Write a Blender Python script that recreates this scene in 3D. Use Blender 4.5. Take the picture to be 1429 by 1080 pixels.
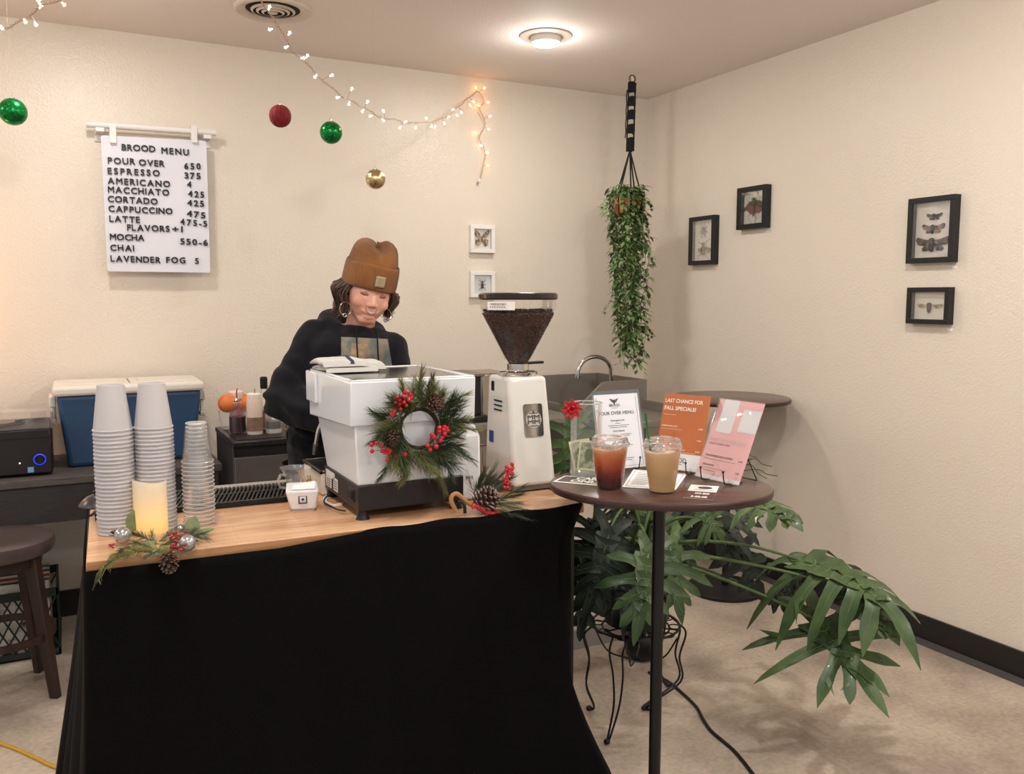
import bpy, bmesh, math, random
from mathutils import Vector, Matrix, Euler, noise
from mathutils.bvhtree import BVHTree
R = math.radians
PI = math.pi
for o in list(bpy.data.objects): bpy.data.objects.remove(o, do_unlink=True)
SC = bpy.context.scene
COL = SC.collection

# ------------------------------------------------------------ camera, world, lights, exposure
CAM_F, CAM_YAW, CAM_PITCH, CAM_H = 1199.5, R(27.35), R(5.97), 1.5
cd = bpy.data.cameras.new('camera'); cam = bpy.data.objects.new('camera', cd); COL.objects.link(cam)
cam.location = (0, 0, CAM_H)
cam.rotation_euler = (PI/2-CAM_PITCH, 0, -CAM_YAW)
cd.sensor_width = 36; cd.lens = 36*CAM_F/1429; cd.clip_start = .02
SC.camera = cam
w = bpy.data.worlds.new('world'); SC.world = w; w.use_nodes = True
w.node_tree.nodes['Background'].inputs[0].default_value = (.985, .985, 1.0, 1)
w.node_tree.nodes['Background'].inputs[1].default_value = .64
SC.view_settings.view_transform = 'Standard'; SC.view_settings.look = 'None'
SC.view_settings.gamma = 1; SC.view_settings.use_curve_mapping = False
SC.view_settings.exposure = 0.0
ZC = 2.713
CANS = [(2.05, 3.62), (.1, 3.62), (.1, 1.6), (2.05, 1.6), (.1, -.45), (2.05, -.45), (-1.85, 3.62), (-1.85, 1.6)]
CAN_POWER = 23.5
for i, (x, y) in enumerate(CANS):
    l = bpy.data.lights.new('can_lamp', 'AREA'); l.shape = 'DISK'; l.size = .13; l.energy = CAN_POWER*(.56, .52, .75, .85, .9, 1.1, .6, .7)[i]
    l.color = (1.0, .95, .885)
    o = bpy.data.objects.new('can_lamp', l); COL.objects.link(o); o.location = (x, y, ZC-.05)
    # the bulging lens also throws light sideways and back along the ceiling
    l2 = bpy.data.lights.new('lens_glow', 'POINT'); l2.energy = l.energy*(.26 if i < 2 else .85); l2.color = l.color; l2.shadow_soft_size = .055; l.energy *= .62
    o = bpy.data.objects.new('lens_glow', l2); COL.objects.link(o); o.location = (x, y, ZC-.105)
# added warm light for the left wall glow, past the frame; real source unseen
l = bpy.data.lights.new('unseen_warm_light', 'POINT'); l.energy = 9; l.color = (1.0, .42, .11); l.shadow_soft_size = .05
o = bpy.data.objects.new('unseen_warm_light', l); COL.objects.link(o); o.location = (-.66, 4.16, 1.50)

# ------------------------------------------------------------ projection helper (a pixel of the photo onto a real plane)
FW = Vector((math.sin(CAM_YAW)*math.cos(CAM_PITCH), math.cos(CAM_YAW)*math.cos(CAM_PITCH), -math.sin(CAM_PITCH)))
RT = Vector((math.cos(CAM_YAW), -math.sin(CAM_YAW), 0)); UP = RT.cross(FW)
def P(a, b, x=None, y=None, z=None, d=None):
    r = RT*(a-714.5)-UP*(b-540)+FW*CAM_F
    t = x/r.x if x is not None else y/r.y if y is not None else (z-CAM_H)/r.z if z is not None else d/CAM_F
    return Vector((0, 0, CAM_H))+r*t

# ------------------------------------------------------------ materials
def lin(h):
    h = h.lstrip('#'); c = [int(h[i:i+2], 16)/255 for i in (0, 2, 4)]
    return tuple(v/12.92 if v <= .04045 else ((v+.055)/1.055)**2.4 for v in c)+(1,)
MC = {}
def mat(name, col, rough=.5, metal=0, var=0, vscale=8, col2=None, stretch=None, bump=0, bscale=60, spec=.5, coat=0,
        emit=None, estr=0, trans=0, ior=1.45, sheen=0, sss=0, detail=4, ramp=(.35, .65), coords='Object', bdetail=3, bdist=.002):
    if name in MC: return MC[name]
    m = bpy.data.materials.new(name); m.use_nodes = True; n = m.node_tree.nodes; L = m.node_tree.links
    b = n['Principled BSDF']; c = lin(col) if isinstance(col, str) else col
    b.inputs['Base Color'].default_value = c; b.inputs['Roughness'].default_value = rough; b.inputs['Metallic'].default_value = metal
    b.inputs['Specular IOR Level'].default_value = spec; b.inputs['IOR'].default_value = ior
    b.inputs['Coat Weight'].default_value = coat; b.inputs['Transmission Weight'].default_value = trans
    if sheen: b.inputs['Sheen Weight'].default_value = sheen
    if sss:
        b.inputs['Subsurface Weight'].default_value = sss; b.inputs['Subsurface Radius'].default_value = (.01, .004, .002); b.inputs['Subsurface Scale'].default_value = 1
    if emit: b.inputs['Emission Color'].default_value = lin(emit) if isinstance(emit, str) else emit; b.inputs['Emission Strength'].default_value = estr
    tc = None
    def coord(sc):
        nonlocal tc
        if tc is None: tc = n.new('ShaderNodeTexCoord')
        mp = n.new('ShaderNodeMapping'); mp.inputs['Scale'].default_value = sc; L.new(tc.outputs[coords], mp.inputs[0]); return mp.outputs[0]
    if col2 or var:
        t = n.new('ShaderNodeTexNoise'); t.inputs['Scale'].default_value = vscale; t.inputs['Detail'].default_value = detail
        L.new(coord(stretch or (1, 1, 1)), t.inputs['Vector'])
        cr = n.new('ShaderNodeValToRGB'); cr.color_ramp.elements[0].position, cr.color_ramp.elements[1].position = ramp
        c2 = lin(col2) if col2 else tuple(v*(1-var) for v in c[:3])+(1,)
        cr.color_ramp.elements[0].color = c2; cr.color_ramp.elements[1].color = c
        L.new(t.outputs['Fac'], cr.inputs[0]); L.new(cr.outputs[0], b.inputs['Base Color'])
    if bump:
        t = n.new('ShaderNodeTexNoise'); t.inputs['Scale'].default_value = bscale; t.inputs['Detail'].default_value = bdetail
        L.new(coord(stretch or (1, 1, 1)), t.inputs['Vector'])
        bp = n.new('ShaderNodeBump'); bp.inputs['Strength'].default_value = bump; bp.inputs['Distance'].default_value = bdist
        L.new(t.outputs['Fac'], bp.inputs['Height']); L.new(bp.outputs[0], b.inputs['Normal'])
    MC[name] = m; return m
def clear(name, tint=(1, 1, 1, 1), op=.12, rough=.03, edge=1.0, gcol=(1, 1, 1, 1)):
    """thin clear plastic or glass wall: transparent, glossy by fresnel, denser at grazing angles"""
    if name in MC: return MC[name]
    m = bpy.data.materials.new(name); m.use_nodes = True; n = m.node_tree.nodes; L = m.node_tree.links
    out = n['Material Output']; n.remove(n['Principled BSDF'])
    tr = n.new('ShaderNodeBsdfTransparent'); tr.inputs[0].default_value = tint
    gl = n.new('ShaderNodeBsdfGlossy'); gl.inputs['Roughness'].default_value = rough; gl.inputs[0].default_value = gcol
    df = n.new('ShaderNodeBsdfDiffuse'); df.inputs[0].default_value = (.85, .85, .85, 1)
    lw = n.new('ShaderNodeLayerWeight'); lw.inputs['Blend'].default_value = .35
    mu = n.new('ShaderNodeMath'); mu.operation = 'MULTIPLY'; mu.inputs[1].default_value = edge; L.new(lw.outputs['Fresnel'], mu.inputs[0])
    m1 = n.new('ShaderNodeMixShader'); m1.inputs[0].default_value = op; L.new(tr.outputs[0], m1.inputs[1]); L.new(df.outputs[0], m1.inputs[2])
    m2 = n.new('ShaderNodeMixShader'); L.new(mu.outputs[0], m2.inputs[0]); L.new(m1.outputs[0], m2.inputs[1]); L.new(gl.outputs[0], m2.inputs[2])
    L.new(m2.outputs[0], out.inputs[0]); MC[name] = m; return m
def ramp_z(m, stops, axis=2, coords='Object', noise_amt=0, nscale=30, slot='Base Color', estr=None):
    """colour along the object's own height"""
    n = m.node_tree.nodes; L = m.node_tree.links; b = n['Principled BSDF']
    tc = n.new('ShaderNodeTexCoord'); sp = n.new('ShaderNodeSeparateXYZ'); L.new(tc.outputs[coords], sp.inputs[0])
    lo, hi = stops[0][0], stops[-1][0]
    mr = n.new('ShaderNodeMapRange'); mr.inputs[1].default_value = lo; mr.inputs[2].default_value = hi
    src = sp.outputs[axis]
    if noise_amt:
        t = n.new('ShaderNodeTexNoise'); t.inputs['Scale'].default_value = nscale; L.new(tc.outputs[coords], t.inputs['Vector'])
        ma = n.new('ShaderNodeMath'); ma.operation = 'MULTIPLY_ADD'; ma.inputs[1].default_value = noise_amt; L.new(t.outputs['Fac'], ma.inputs[0]); L.new(src, ma.inputs[2]); src = ma.outputs[0]
    L.new(src, mr.inputs[0]); cr = n.new('ShaderNodeValToRGB'); e = cr.color_ramp.elements
    while len(e) < len(stops): e.new(.5)
    for i, (z, c) in enumerate(stops):
        e[i].position = (z-lo)/(hi-lo); e[i].color = lin(c) if isinstance(c, str) else c
    L.new(mr.outputs[0], cr.inputs[0]); L.new(cr.outputs[0], b.inputs[slot])
    return m

# ------------------------------------------------------------ object helpers
def wm(o):
    m = o.matrix_basis.copy()
    while o.parent: o = o.parent; m = o.matrix_basis @ m
    return m
def tag(o, label=None, cat=None, group=None, kind=None):
    if label: o['label'] = label
    if cat: o['category'] = cat
    if group: o['group'] = group
    if kind: o['kind'] = kind
    return o
def thing(name, label, cat, loc=(0, 0, 0), rz=0, group=None):
    o = bpy.data.objects.new(name, None); COL.objects.link(o); o.location = loc; o.rotation_euler = (0, 0, rz); o.empty_display_size = .05
    return tag(o, label, cat, group)
def link(name, me, m=None, parent=None, smooth=40, bevel=0, kind=None, label=None, seg=2):
    if m is not None and not me.materials:
        for mm in (m if isinstance(m, (list, tuple)) else [m]): me.materials.append(mm)
    o = bpy.data.objects.new(name, me); COL.objects.link(o); o.parent = parent
    if smooth:
        me.shade_smooth()
        try: me.set_sharp_from_angle(angle=R(smooth))
        except Exception: pass
    if bevel:
        b = o.modifiers.new('bevel', 'BEVEL'); b.width = bevel; b.segments = seg; b.limit_method = 'ANGLE'; b.angle_limit = R(50)
    if kind: o['kind'] = kind
    if label: o['label'] = label
    return o
def copy_tree(o, parent=None):
    c = o.copy(); COL.objects.link(c); c.parent = parent
    for ch in [k for k in KIDS.get(o.name, [])]: copy_tree(ch, c)
    return c
KIDS = {}
def frame_from(t):
    t = Vector(t).normalized(); a = Vector((0, 0, 1)) if abs(t.z) < .9 else Vector((1, 0, 0))
    u = t.cross(a).normalized(); return u, t.cross(u).normalized()
class B:
    def __init__(s): s.bm = bmesh.new(); s.mi = 0
    def vs(s, pts): return [s.bm.verts.new(p) for p in pts]
    def face(s, v):
        try: f = s.bm.faces.new(v); f.material_index = s.mi; return f
        except ValueError: return None
    def box(s, x0, x1, y0, y1, z0, z1, M=None):
        p = [Vector(q) for q in ((x0,y0,z0),(x1,y0,z0),(x1,y1,z0),(x0,y1,z0),(x0,y0,z1),(x1,y0,z1),(x1,y1,z1),(x0,y1,z1))]
        return s.hexa(p, M)
    def hexa(s, p, M=None):
        if M: p = [M @ Vector(q) for q in p]
        v = s.vs(p)
        for f in ((3,2,1,0),(4,5,6,7),(0,1,5,4),(1,2,6,5),(2,3,7,6),(3,0,4,7)): s.face([v[i] for i in f])
        return s
    def lathe(s, prof, c=(0, 0, 0), seg=32, M=None, caps=(True, True), sx=1, sy=1):
        c = Vector(c); rings = []
        for r, z in prof:
            pts = [c+Vector((r*sx*math.cos(2*PI*i/seg), r*sy*math.sin(2*PI*i/seg), z)) for i in range(seg)]
            if M: pts = [M @ q for q in pts]
            rings.append(s.vs(pts))
        for a, b in zip(rings, rings[1:]):
            for i in range(seg): s.face([a[i], a[(i+1) % seg], b[(i+1) % seg], b[i]])
        if caps[0]: s.face(rings[0][::-1])
        if caps[1]: s.face(rings[-1])
        return s
    def tube(s, pts, r, seg=8, closed=False, caps=True):
        pts = [Vector(p) for p in pts]; n = len(pts)
        rs = r if isinstance(r, (list, tuple)) else [r]*n
        rings = []; u = None
        for i, p in enumerate(pts):
            if closed: t = pts[(i+1) % n]-pts[i-1]
            else: t = (pts[min(i+1, n-1)]-pts[max(i-1, 0)])
            if t.length < 1e-9: t = Vector((0, 0, 1))
            t.normalize()
            if u is None: u, _ = frame_from(t)
            u = (u-t*u.dot(t))
            if u.length < 1e-6: u, _ = frame_from(t)
            u.normalize(); v = t.cross(u)
            rings.append(s.vs([p+(u*math.cos(2*PI*k/seg)+v*math.sin(2*PI*k/seg))*rs[i] for k in range(seg)]))
        pr = list(zip(rings, rings[1:]))+([(rings[-1], rings[0])] if closed else [])
        for a, b in pr:
            for k in range(seg): s.face([a[k], a[(k+1) % seg], b[(k+1) % seg], b[k]])
        if caps and not closed: s.face(rings[0][::-1]); s.face(rings[-1])
        return s
    def cyl(s, p0, p1, r0, r1=None, seg=20): return s.tube([p0, p1], [r0, r0 if r1 is None else r1], seg)
    def ball(s, c, r, seg=16, rings=10, M=None):
        r = r if isinstance(r, (tuple, list)) else (r, r, r); c = Vector(c)
        T = Matrix.Translation(c) @ (M or Matrix()) @ Matrix.Diagonal((r[0], r[1], r[2], 1))
        nv = s.bm.verts.new; R_ = []; top = nv(T @ Vector((0, 0, 1))); bot = nv(T @ Vector((0, 0, -1)))
        for j in range(1, rings):
            z = math.cos(PI*j/rings); q = math.sin(PI*j/rings); R_.append([nv(T @ Vector((q*math.cos(2*PI*i/seg), q*math.sin(2*PI*i/seg), z))) for i in range(seg)])
        for i in range(seg):
            k = (i+1) % seg; s.face([top, R_[0][i], R_[0][k]]); s.face([bot, R_[-1][k], R_[-1][i]])
            for a, b in zip(R_, R_[1:]): s.face([a[i], b[i], b[k], a[k]])
        return s
    def prism(s, pts, off, M=None):
        """planar outline pts (3-D) extruded by vector off"""
        pts = [Vector(p) for p in pts]; off = Vector(off)
        if M: pts = [M @ p for p in pts]; off = M.to_3x3() @ off
        a = s.vs(pts); b = s.vs([p+off for p in pts]); n = len(pts)
        s.face(a[::-1]); s.face(b)
        for i in range(n): s.face([a[i], a[(i+1) % n], b[(i+1) % n], b[i]])
        return s
    def grid(s, f, nu, nv, closed_u=False):
        g = [[s.bm.verts.new(f(i/nu, j/nv)) for i in range(nu if closed_u else nu+1)] for j in range(nv+1)]
        m = nu if closed_u else nu
        for j in range(nv):
            for i in range(m):
                i2 = (i+1) % nu if closed_u else i+1
                s.face([g[j][i], g[j][i2], g[j+1][i2], g[j+1][i]])
        return s
    def strip(s, L, Rr):
        a = s.vs(L); b = s.vs(Rr)
        for i in range(len(L)-1): s.face([a[i], b[i], b[i+1], a[i+1]])
        return s
    def make(s, name, m=None, parent=None, world=False, xf=None, fix=True, **k):
        if xf is not None: s.bm.transform(xf)
        if world and parent is not None: s.bm.transform(wm(parent).inverted())
        if fix: bmesh.ops.recalc_face_normals(s.bm, faces=s.bm.faces)
        me = bpy.data.meshes.new(name); s.bm.to_mesh(me); s.bm.free()
        o = link(name, me, m, parent, **k)
        if parent is not None: KIDS.setdefault(parent.name, []).append(o)
        return o
def attach(o, parent): KIDS.setdefault(parent.name, []).append(o); return o
def struct(name, b, m, **k):
    o = b.make(name, m, **k); o['kind'] = 'structure'; return o
def bez(p0, p1, p2, p3, n=12):
    p0, p1, p2, p3 = map(Vector, (p0, p1, p2, p3)); out = []
    for i in range(n+1):
        t = i/n; out.append(p0*(1-t)**3+p1*3*t*(1-t)**2+p2*3*t*t*(1-t)+p3*t**3)
    return out
def catmull(pts, n=6):
    pts = [Vector(p) for p in pts]; q = [pts[0]*2-pts[1]]+pts+[pts[-1]*2-pts[-2]]; out = []
    for i in range(1, len(q)-2):
        for k in range(n):
            t = k/n; a, b, c, d = q[i-1], q[i], q[i+1], q[i+2]
            out.append(.5*((2*b)+(c-a)*t+(2*a-5*b+4*c-d)*t*t+(3*b-a-3*c+d)*t**3))
    out.append(pts[-1]); return out
TC = {}
def text_mesh(s, bold=0, ext=0):
    key = (s, bold, ext)
    if key in TC: return TC[key]
    cu = bpy.data.curves.new('lettering', 'FONT'); cu.body = s; cu.size = 1; cu.extrude = ext; cu.resolution_u = 3; cu.fill_mode = 'BOTH' if hasattr(cu, 'fill_mode') else cu.fill_mode
    o = bpy.data.objects.new('lettering', cu); COL.objects.link(o); dg = bpy.context.evaluated_depsgraph_get()
    me = bpy.data.meshes.new_from_object(o.evaluated_get(dg)); bpy.data.objects.remove(o); bpy.data.curves.remove(cu)
    vs = [v.co.copy() for v in me.vertices]; fs = [tuple(p.vertices) for p in me.polygons]; bpy.data.meshes.remove(me)
    if bold > 0:   # thicken the strokes by overlaying slightly shifted copies
        nv = len(vs); base, bf_ = vs, fs; vs, fs = [], []
        for k, (dx, dy) in enumerate(((bold, bold), (-bold, bold), (bold, -bold), (-bold, -bold))):
            vs += [v+Vector((dx*.8, dy*.8, (v.z*.03*k if ext else k*.00005))) for v in base]; fs += [tuple(i+k*nv for i in f) for f in bf_]
    x0 = min(v.x for v in vs); x1 = max(v.x for v in vs); y0 = min(v.y for v in vs); y1 = max(v.y for v in vs)
    TC[key] = (vs, fs, x0, x1, y0, y1); return TC[key]
def put_text(b, s, O, U, V, w=None, h=None, bold=.01, ext=0, thick=0, centre=False):
    """text into builder b: O lower left of its box, U right, V up (unit), width w and/or height h in metres"""
    vs, fs, x0, x1, y0, y1 = text_mesh(s, bold, ext)
    sx = (w/(x1-x0)) if w else h/(y1-y0); sy = (h/(y1-y0)) if h else sx
    O = Vector(O); U = Vector(U); V = Vector(V); N = U.cross(V)
    if centre: O = O-U*(x1-x0)*sx/2
    st = thick/(2*ext) if ext else 0
    vv = b.vs([O+U*(v.x-x0)*sx+V*(v.y-y0)*sy+N*((v.z+ext)*st if ext else v.z) for v in vs])
    for f in fs: b.face([vv[i] for i in f])

# shared materials
steel = mat('stainless_steel', '#8d8780', .32, 1, bump=.15, bscale=200, stretch=(1, 1, 12))
chrome = mat('chrome', '#d8d8d8', .08, 1)
blackmetal = mat('black_powder_metal', '#0c0c0d', .42)
blackplastic = mat('black_plastic', '#131315', .4, spec=.4)
white_enamel = mat('white_enamel', '#e0e4e8', .16, coat=.3)
white_paint = mat('white_paint', '#ecebe8', .35)
paper = mat('white_paper', '#f3f2f0', .5)
ink = mat('black_ink', '#17171a', .6)
rubber = mat('dark_rubber', '#1b1b1d', .6)
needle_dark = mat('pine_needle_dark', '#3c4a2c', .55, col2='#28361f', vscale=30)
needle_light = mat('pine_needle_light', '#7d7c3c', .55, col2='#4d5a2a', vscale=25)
berry_red = mat('red_berry', '#b81226', .18, coat=.5)
cone_brown = mat('pinecone_brown', '#5b4033', .6, col2='#2e1f1a', vscale=60)
cone_tip = mat('pinecone_frosted_tip', '#a89a8a', .7)

# ------------------------------------------------------------ ROOM
YB, XR = 4.466, 3.255
wallm = mat('cream_orange_peel_wall', '#e2d8ca', .22, bump=.60, bscale=115, bdetail=2, spec=.32, bdist=.004)
ceilm = mat('ceiling_paint', '#efe5df', .75, bump=.5, bscale=110, bdist=.003)
floorm = mat('stained_concrete', '#c2b4a3', .55, col2='#94867a', vscale=2.3, detail=9, bump=.15, bscale=140, ramp=(.33, .62), bdist=.002)
def extra_wall_layers():
    # two-scale mottling for the concrete
    n = floorm.node_tree.nodes; L = floorm.node_tree.links; b = n['Principled BSDF']
    src = b.inputs['Base Color'].links[0].from_socket
    t = n.new('ShaderNodeTexNoise'); t.inputs['Scale'].default_value = 55; t.inputs['Detail'].default_value = 6
    tc = n.new('ShaderNodeTexCoord'); L.new(tc.outputs['Object'], t.inputs['Vector'])
    mx = n.new('ShaderNodeMix'); mx.data_type = 'RGBA'; mx.blend_type = 'OVERLAY'; mx.inputs['Factor'].default_value = .35
    L.new(src, mx.inputs['A']); L.new(t.outputs['Fac'], mx.inputs['B']); L.new(mx.outputs['Result'], b.inputs['Base Color'])
extra_wall_layers()
struct('floor', B().box(-4.5, XR+.1, -4.5, YB+.1, -.1, 0), floorm, smooth=0)
struct('ceiling', B().box(-4.5, XR+.1, -4.5, YB+.1, ZC, ZC+.1), ceilm, smooth=0)
struct('wall_back', B().box(-4.5, XR+.1, YB, YB+.1, 0, ZC), wallm, smooth=0)
struct('wall_right', B().box(XR, XR+.1, -4.5, YB, 0, ZC), wallm, smooth=0)
basem = mat('black_rubber_base', '#1d1b1c', .38)
struct('baseboard_right', B().box(XR-.012, XR, -4.5, YB, .022, .125), basem, smooth=0)
struct('trim_1', B().box(XR-.032, XR-.0005, -4.5, YB, 0, .022), mat('grey_base_foot', '#545150', .35), smooth=0)
struct('baseboard_back', B().box(-4.5, XR-.032, YB-.012, YB, 0, .125), basem, smooth=0)
struct('partition', B().box(1.34, 2.14, 3.03, 3.12, .085, .70), mat('low_partition_paint', '#cfc4b6', .6), smooth=0)
struct('trim_2', B().box(1.34, 2.14, 3.018, 3.03, 0, .085), mat('grey_vinyl_base', '#8f8a84', .5), smooth=0)

# ------------------------------------------------------------ CEILING FITTINGS
v = thing('ceiling_vent', 'round white ceiling air vent of concentric rings behind the string lights', 'vent', (.841, 3.83, ZC))
vm = mat('vent_white', '#d5c7bb', .45)
B().lathe([(.160, 0), (.158, -.010), (.150, -.014), (.118, -.006), (.112, .0), (.112, -.0005)], seg=48, caps=(False, False)).make('flange', vm, v)
B().lathe([(.112, -.001), (.111, -.0015)], seg=40, caps=(True, True)).make('duct_shade_disc', mat('duct_shade', '#2a211e', .9), v)  # flat dark disc standing in for the shade inside the duct
for r in (.088, .066, .044):
    B().lathe([(r+.004, -.004-(.1-r)*.14), (r+.003, -.007-(.1-r)*.14), (r-.006, -.011-(.1-r)*.14), (r-.005, -.009-(.1-r)*.14)], seg=40, caps=(False, False)).make('ring', vm, v)
B().lathe([(.020, -.012), (.018, -.017), (.010, -.020), (.003, -.021)], seg=24).make('centre_cone', vm, v)
lens_m = mat('lamp_lens', '#ffffff', .4, emit=(1.0, .95, .88, 1), estr=14)
def downlight(x, y, label, group=None):
    t = thing('recessed_light', label, 'light', (x, y, ZC), group=group)
    B().lathe([(.124, 0), (.121, -.006), (.098, -.010), (.074, -.010), (.070, -.004)], seg=40, caps=(False, False)).make('trim_ring', mat('light_trim', '#b7a99e', .4), t)
    B().lathe([(.073, -.008), (.072, -.030), (.068, -.036)], seg=32, caps=(False, False)).make('lens_rim', mat('lens_rim_white', '#e9e2da', .4), t)
    B().lathe([(.067, -.034), (.060, -.040), (.03, -.044), (.002, -.045)], seg=32, caps=(False, True)).make('lens', lens_m, t)
    return t
downlight(*CANS[0], 'lit round downlight in the ceiling near the hanging plant')
for x, y in CANS[1:]: downlight(x, y, 'identical round ceiling downlight outside the picture', 'downlights outside the frame')
# lamps sit under their lenses
for o in COL.objects:
    if o.name.startswith('can_lamp'): o.location.z = ZC-.052

# string lights
wire_m = mat('string_light_wire', '#b59a84', .4)
bulb_white = mat('string_bulb_warm_white', '#fff3df', .3, emit=(1.0, .74, .46, 1), estr=11)
bulb_amber = mat('string_bulb_amber', '#ffd08a', .3, emit=(1.0, .40, .085, 1), estr=25)
random.seed(4)
bulb_me = {}
def bulb_mesh(mm):
    if mm.name in bulb_me: return bulb_me[mm.name]
    b = B(); b.lathe([(.0022, 0), (.0030, .004), (.0042, .010), (.0048, .017), (.0026, .0175)], seg=7)
    for k in range(5):
        a = 2*PI*k/5; d = Vector((math.cos(a), math.sin(a), .45)); b.cyl(Vector((0, 0, .015)), Vector((0, 0, .015))+d*.0085, .0016, .0007, 4)
    b.tube([(0, 0, .016), (0, 0, .025)], [.0018, .0006], 4)
    bmesh.ops.recalc_face_normals(b.bm, faces=b.bm.faces)
    me = bpy.data.meshes.new('bulb'); b.bm.to_mesh(me); b.bm.free(); me.materials.append(mm); bulb_me[mm.name] = me; return me
def light_string(label, pts, bulbs, amber_from=1e9):
    """pts: 3-D wire path; bulbs: (pixel x, pixel y, world Y plane, amber?)"""
    t = thing('string_lights', label, 'string lights', pts[0])
    path = catmull(pts, 8); tw = []; tw2 = []
    for i, p in enumerate(path):
        a = i*1.5; j = Vector((math.cos(a), 0, math.sin(a)))*.0035; w_ = Vector((noise.noise(p*9), noise.noise(p*9+Vector((5, 5, 5))), noise.noise(p*9+Vector((9, 1, 5)))))*.012
        tw.append(p+j+w_); tw2.append(p-j+w_)
    B().tube(tw, .0014, 5).make('wire', wire_m, t, world=True)
    B().tube(tw2, .0014, 5).make('wire', wire_m, t, world=True)
    inv = wm(t).inverted()
    for bx, by, amber in bulbs:
        # nearest wire point as seen in the photo, bulb placed beside it
        best = min(tw, key=lambda q: (px(q)[0]-bx)**2+(px(q)[1]-by)**2)
        z = (best-Vector((0, 0, CAM_H))).dot(FW); c = P(bx, by, d=z)
        if amber: c.y = min(c.y, YB-.02)
        d = (c-best); d = d.normalized() if d.length > .004 else Vector((.5, -.3, .8)).normalized()
        b0 = c-d*.010
        B().tube([best, best.lerp(b0, .5)+Vector((0, 0, .002)), b0+d*.001], [.0012, .0012, .0022], 5).make('socket', wire_m, t, world=True)
        o = link('bulb', bulb_mesh(bulb_amber if amber else bulb_white), None, t)
        o.matrix_basis = inv @ Matrix.Translation(b0) @ d.to_track_quat('Z', 'Y').to_matrix().to_4x4() @ Matrix.Scale(.72, 4)
    return t
def px(p):
    q = Vector(p)-Vector((0, 0, CAM_H)); z = q.dot(FW); return (714.5+CAM_F*q.dot(RT)/z, 540-CAM_F*q.dot(UP)/z)
wp = [(358, -25, 2.9), (372, 12, 3.0), (395, 48, 3.1), (425, 82, 3.2), (442, 104, 3.27), (466, 126, 3.36), (490, 140, 3.46), (524, 159, 3.64), (560, 170, 3.85), (600, 170, 4.08), (632, 157, 4.25), (655, 136, 4.40), (668, 128, 4.445), (676, 142, 4.445), (668, 152, 4.44), (677, 175, 4.445), (668, 192, 4.44), (679, 215, 4.445), (674, 235, 4.44), (669, 252, 4.44)]
s1 = light_string('long warm white fairy light string swooping from the ceiling to the back wall', [P(a, b, y=y) for a, b, y in wp],
    [(376, 10, 0), (377, 41, 0), (404, 46, 0), (399, 66, 0), (423, 81, 0), (429, 78, 0), (440, 107, 0), (463, 105, 0), (471, 136, 0), (491, 124, 0), (487, 145, 0), (513, 142, 0), (506, 155, 0), (517, 162, 0), (535, 155, 0), (535, 168, 0), (558, 178, 0), (566, 170, 0), (580, 178, 0), (595, 165, 0), (602, 176, 0), (607, 177, 0), (620, 172, 0), (626, 163, 0), (638, 161, 0), (632, 153, 0), (644, 157, 0),
     (664, 122, 1), (676, 123, 1), (656, 147, 1), (661, 142, 1), (668, 147, 1), (681, 143, 1), (684, 162, 0), (682, 180, 0), (663, 186, 1), (671, 203, 0), (680, 213, 0), (681, 231, 1)])
pe = P(669, 252, y=4.44); B().lathe([(.003, .012), (.008, .008), (.009, -.006), (.005, -.010)], c=pe, seg=10).make('end_plug', white_paint, s1, world=True)
wp = [(-60, 5, 3.5), (-20, 30, 3.4), (8, 36, 3.33), (35, 26, 3.25), (46, 17, 3.2), (58, 8, 3.12), (75, 2, 3.05), (92, -8, 3.0), (115, -30, 2.9)]
light_string('short piece of fairy lights crossing the ceiling at the left edge', [P(a, b, y=y) for a, b, y in wp],
    [(3, 39, 0), (35, 30, 0), (50, 34, 0), (54, 2, 0), (89, 6, 0), (57, 8, 0)])

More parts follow.
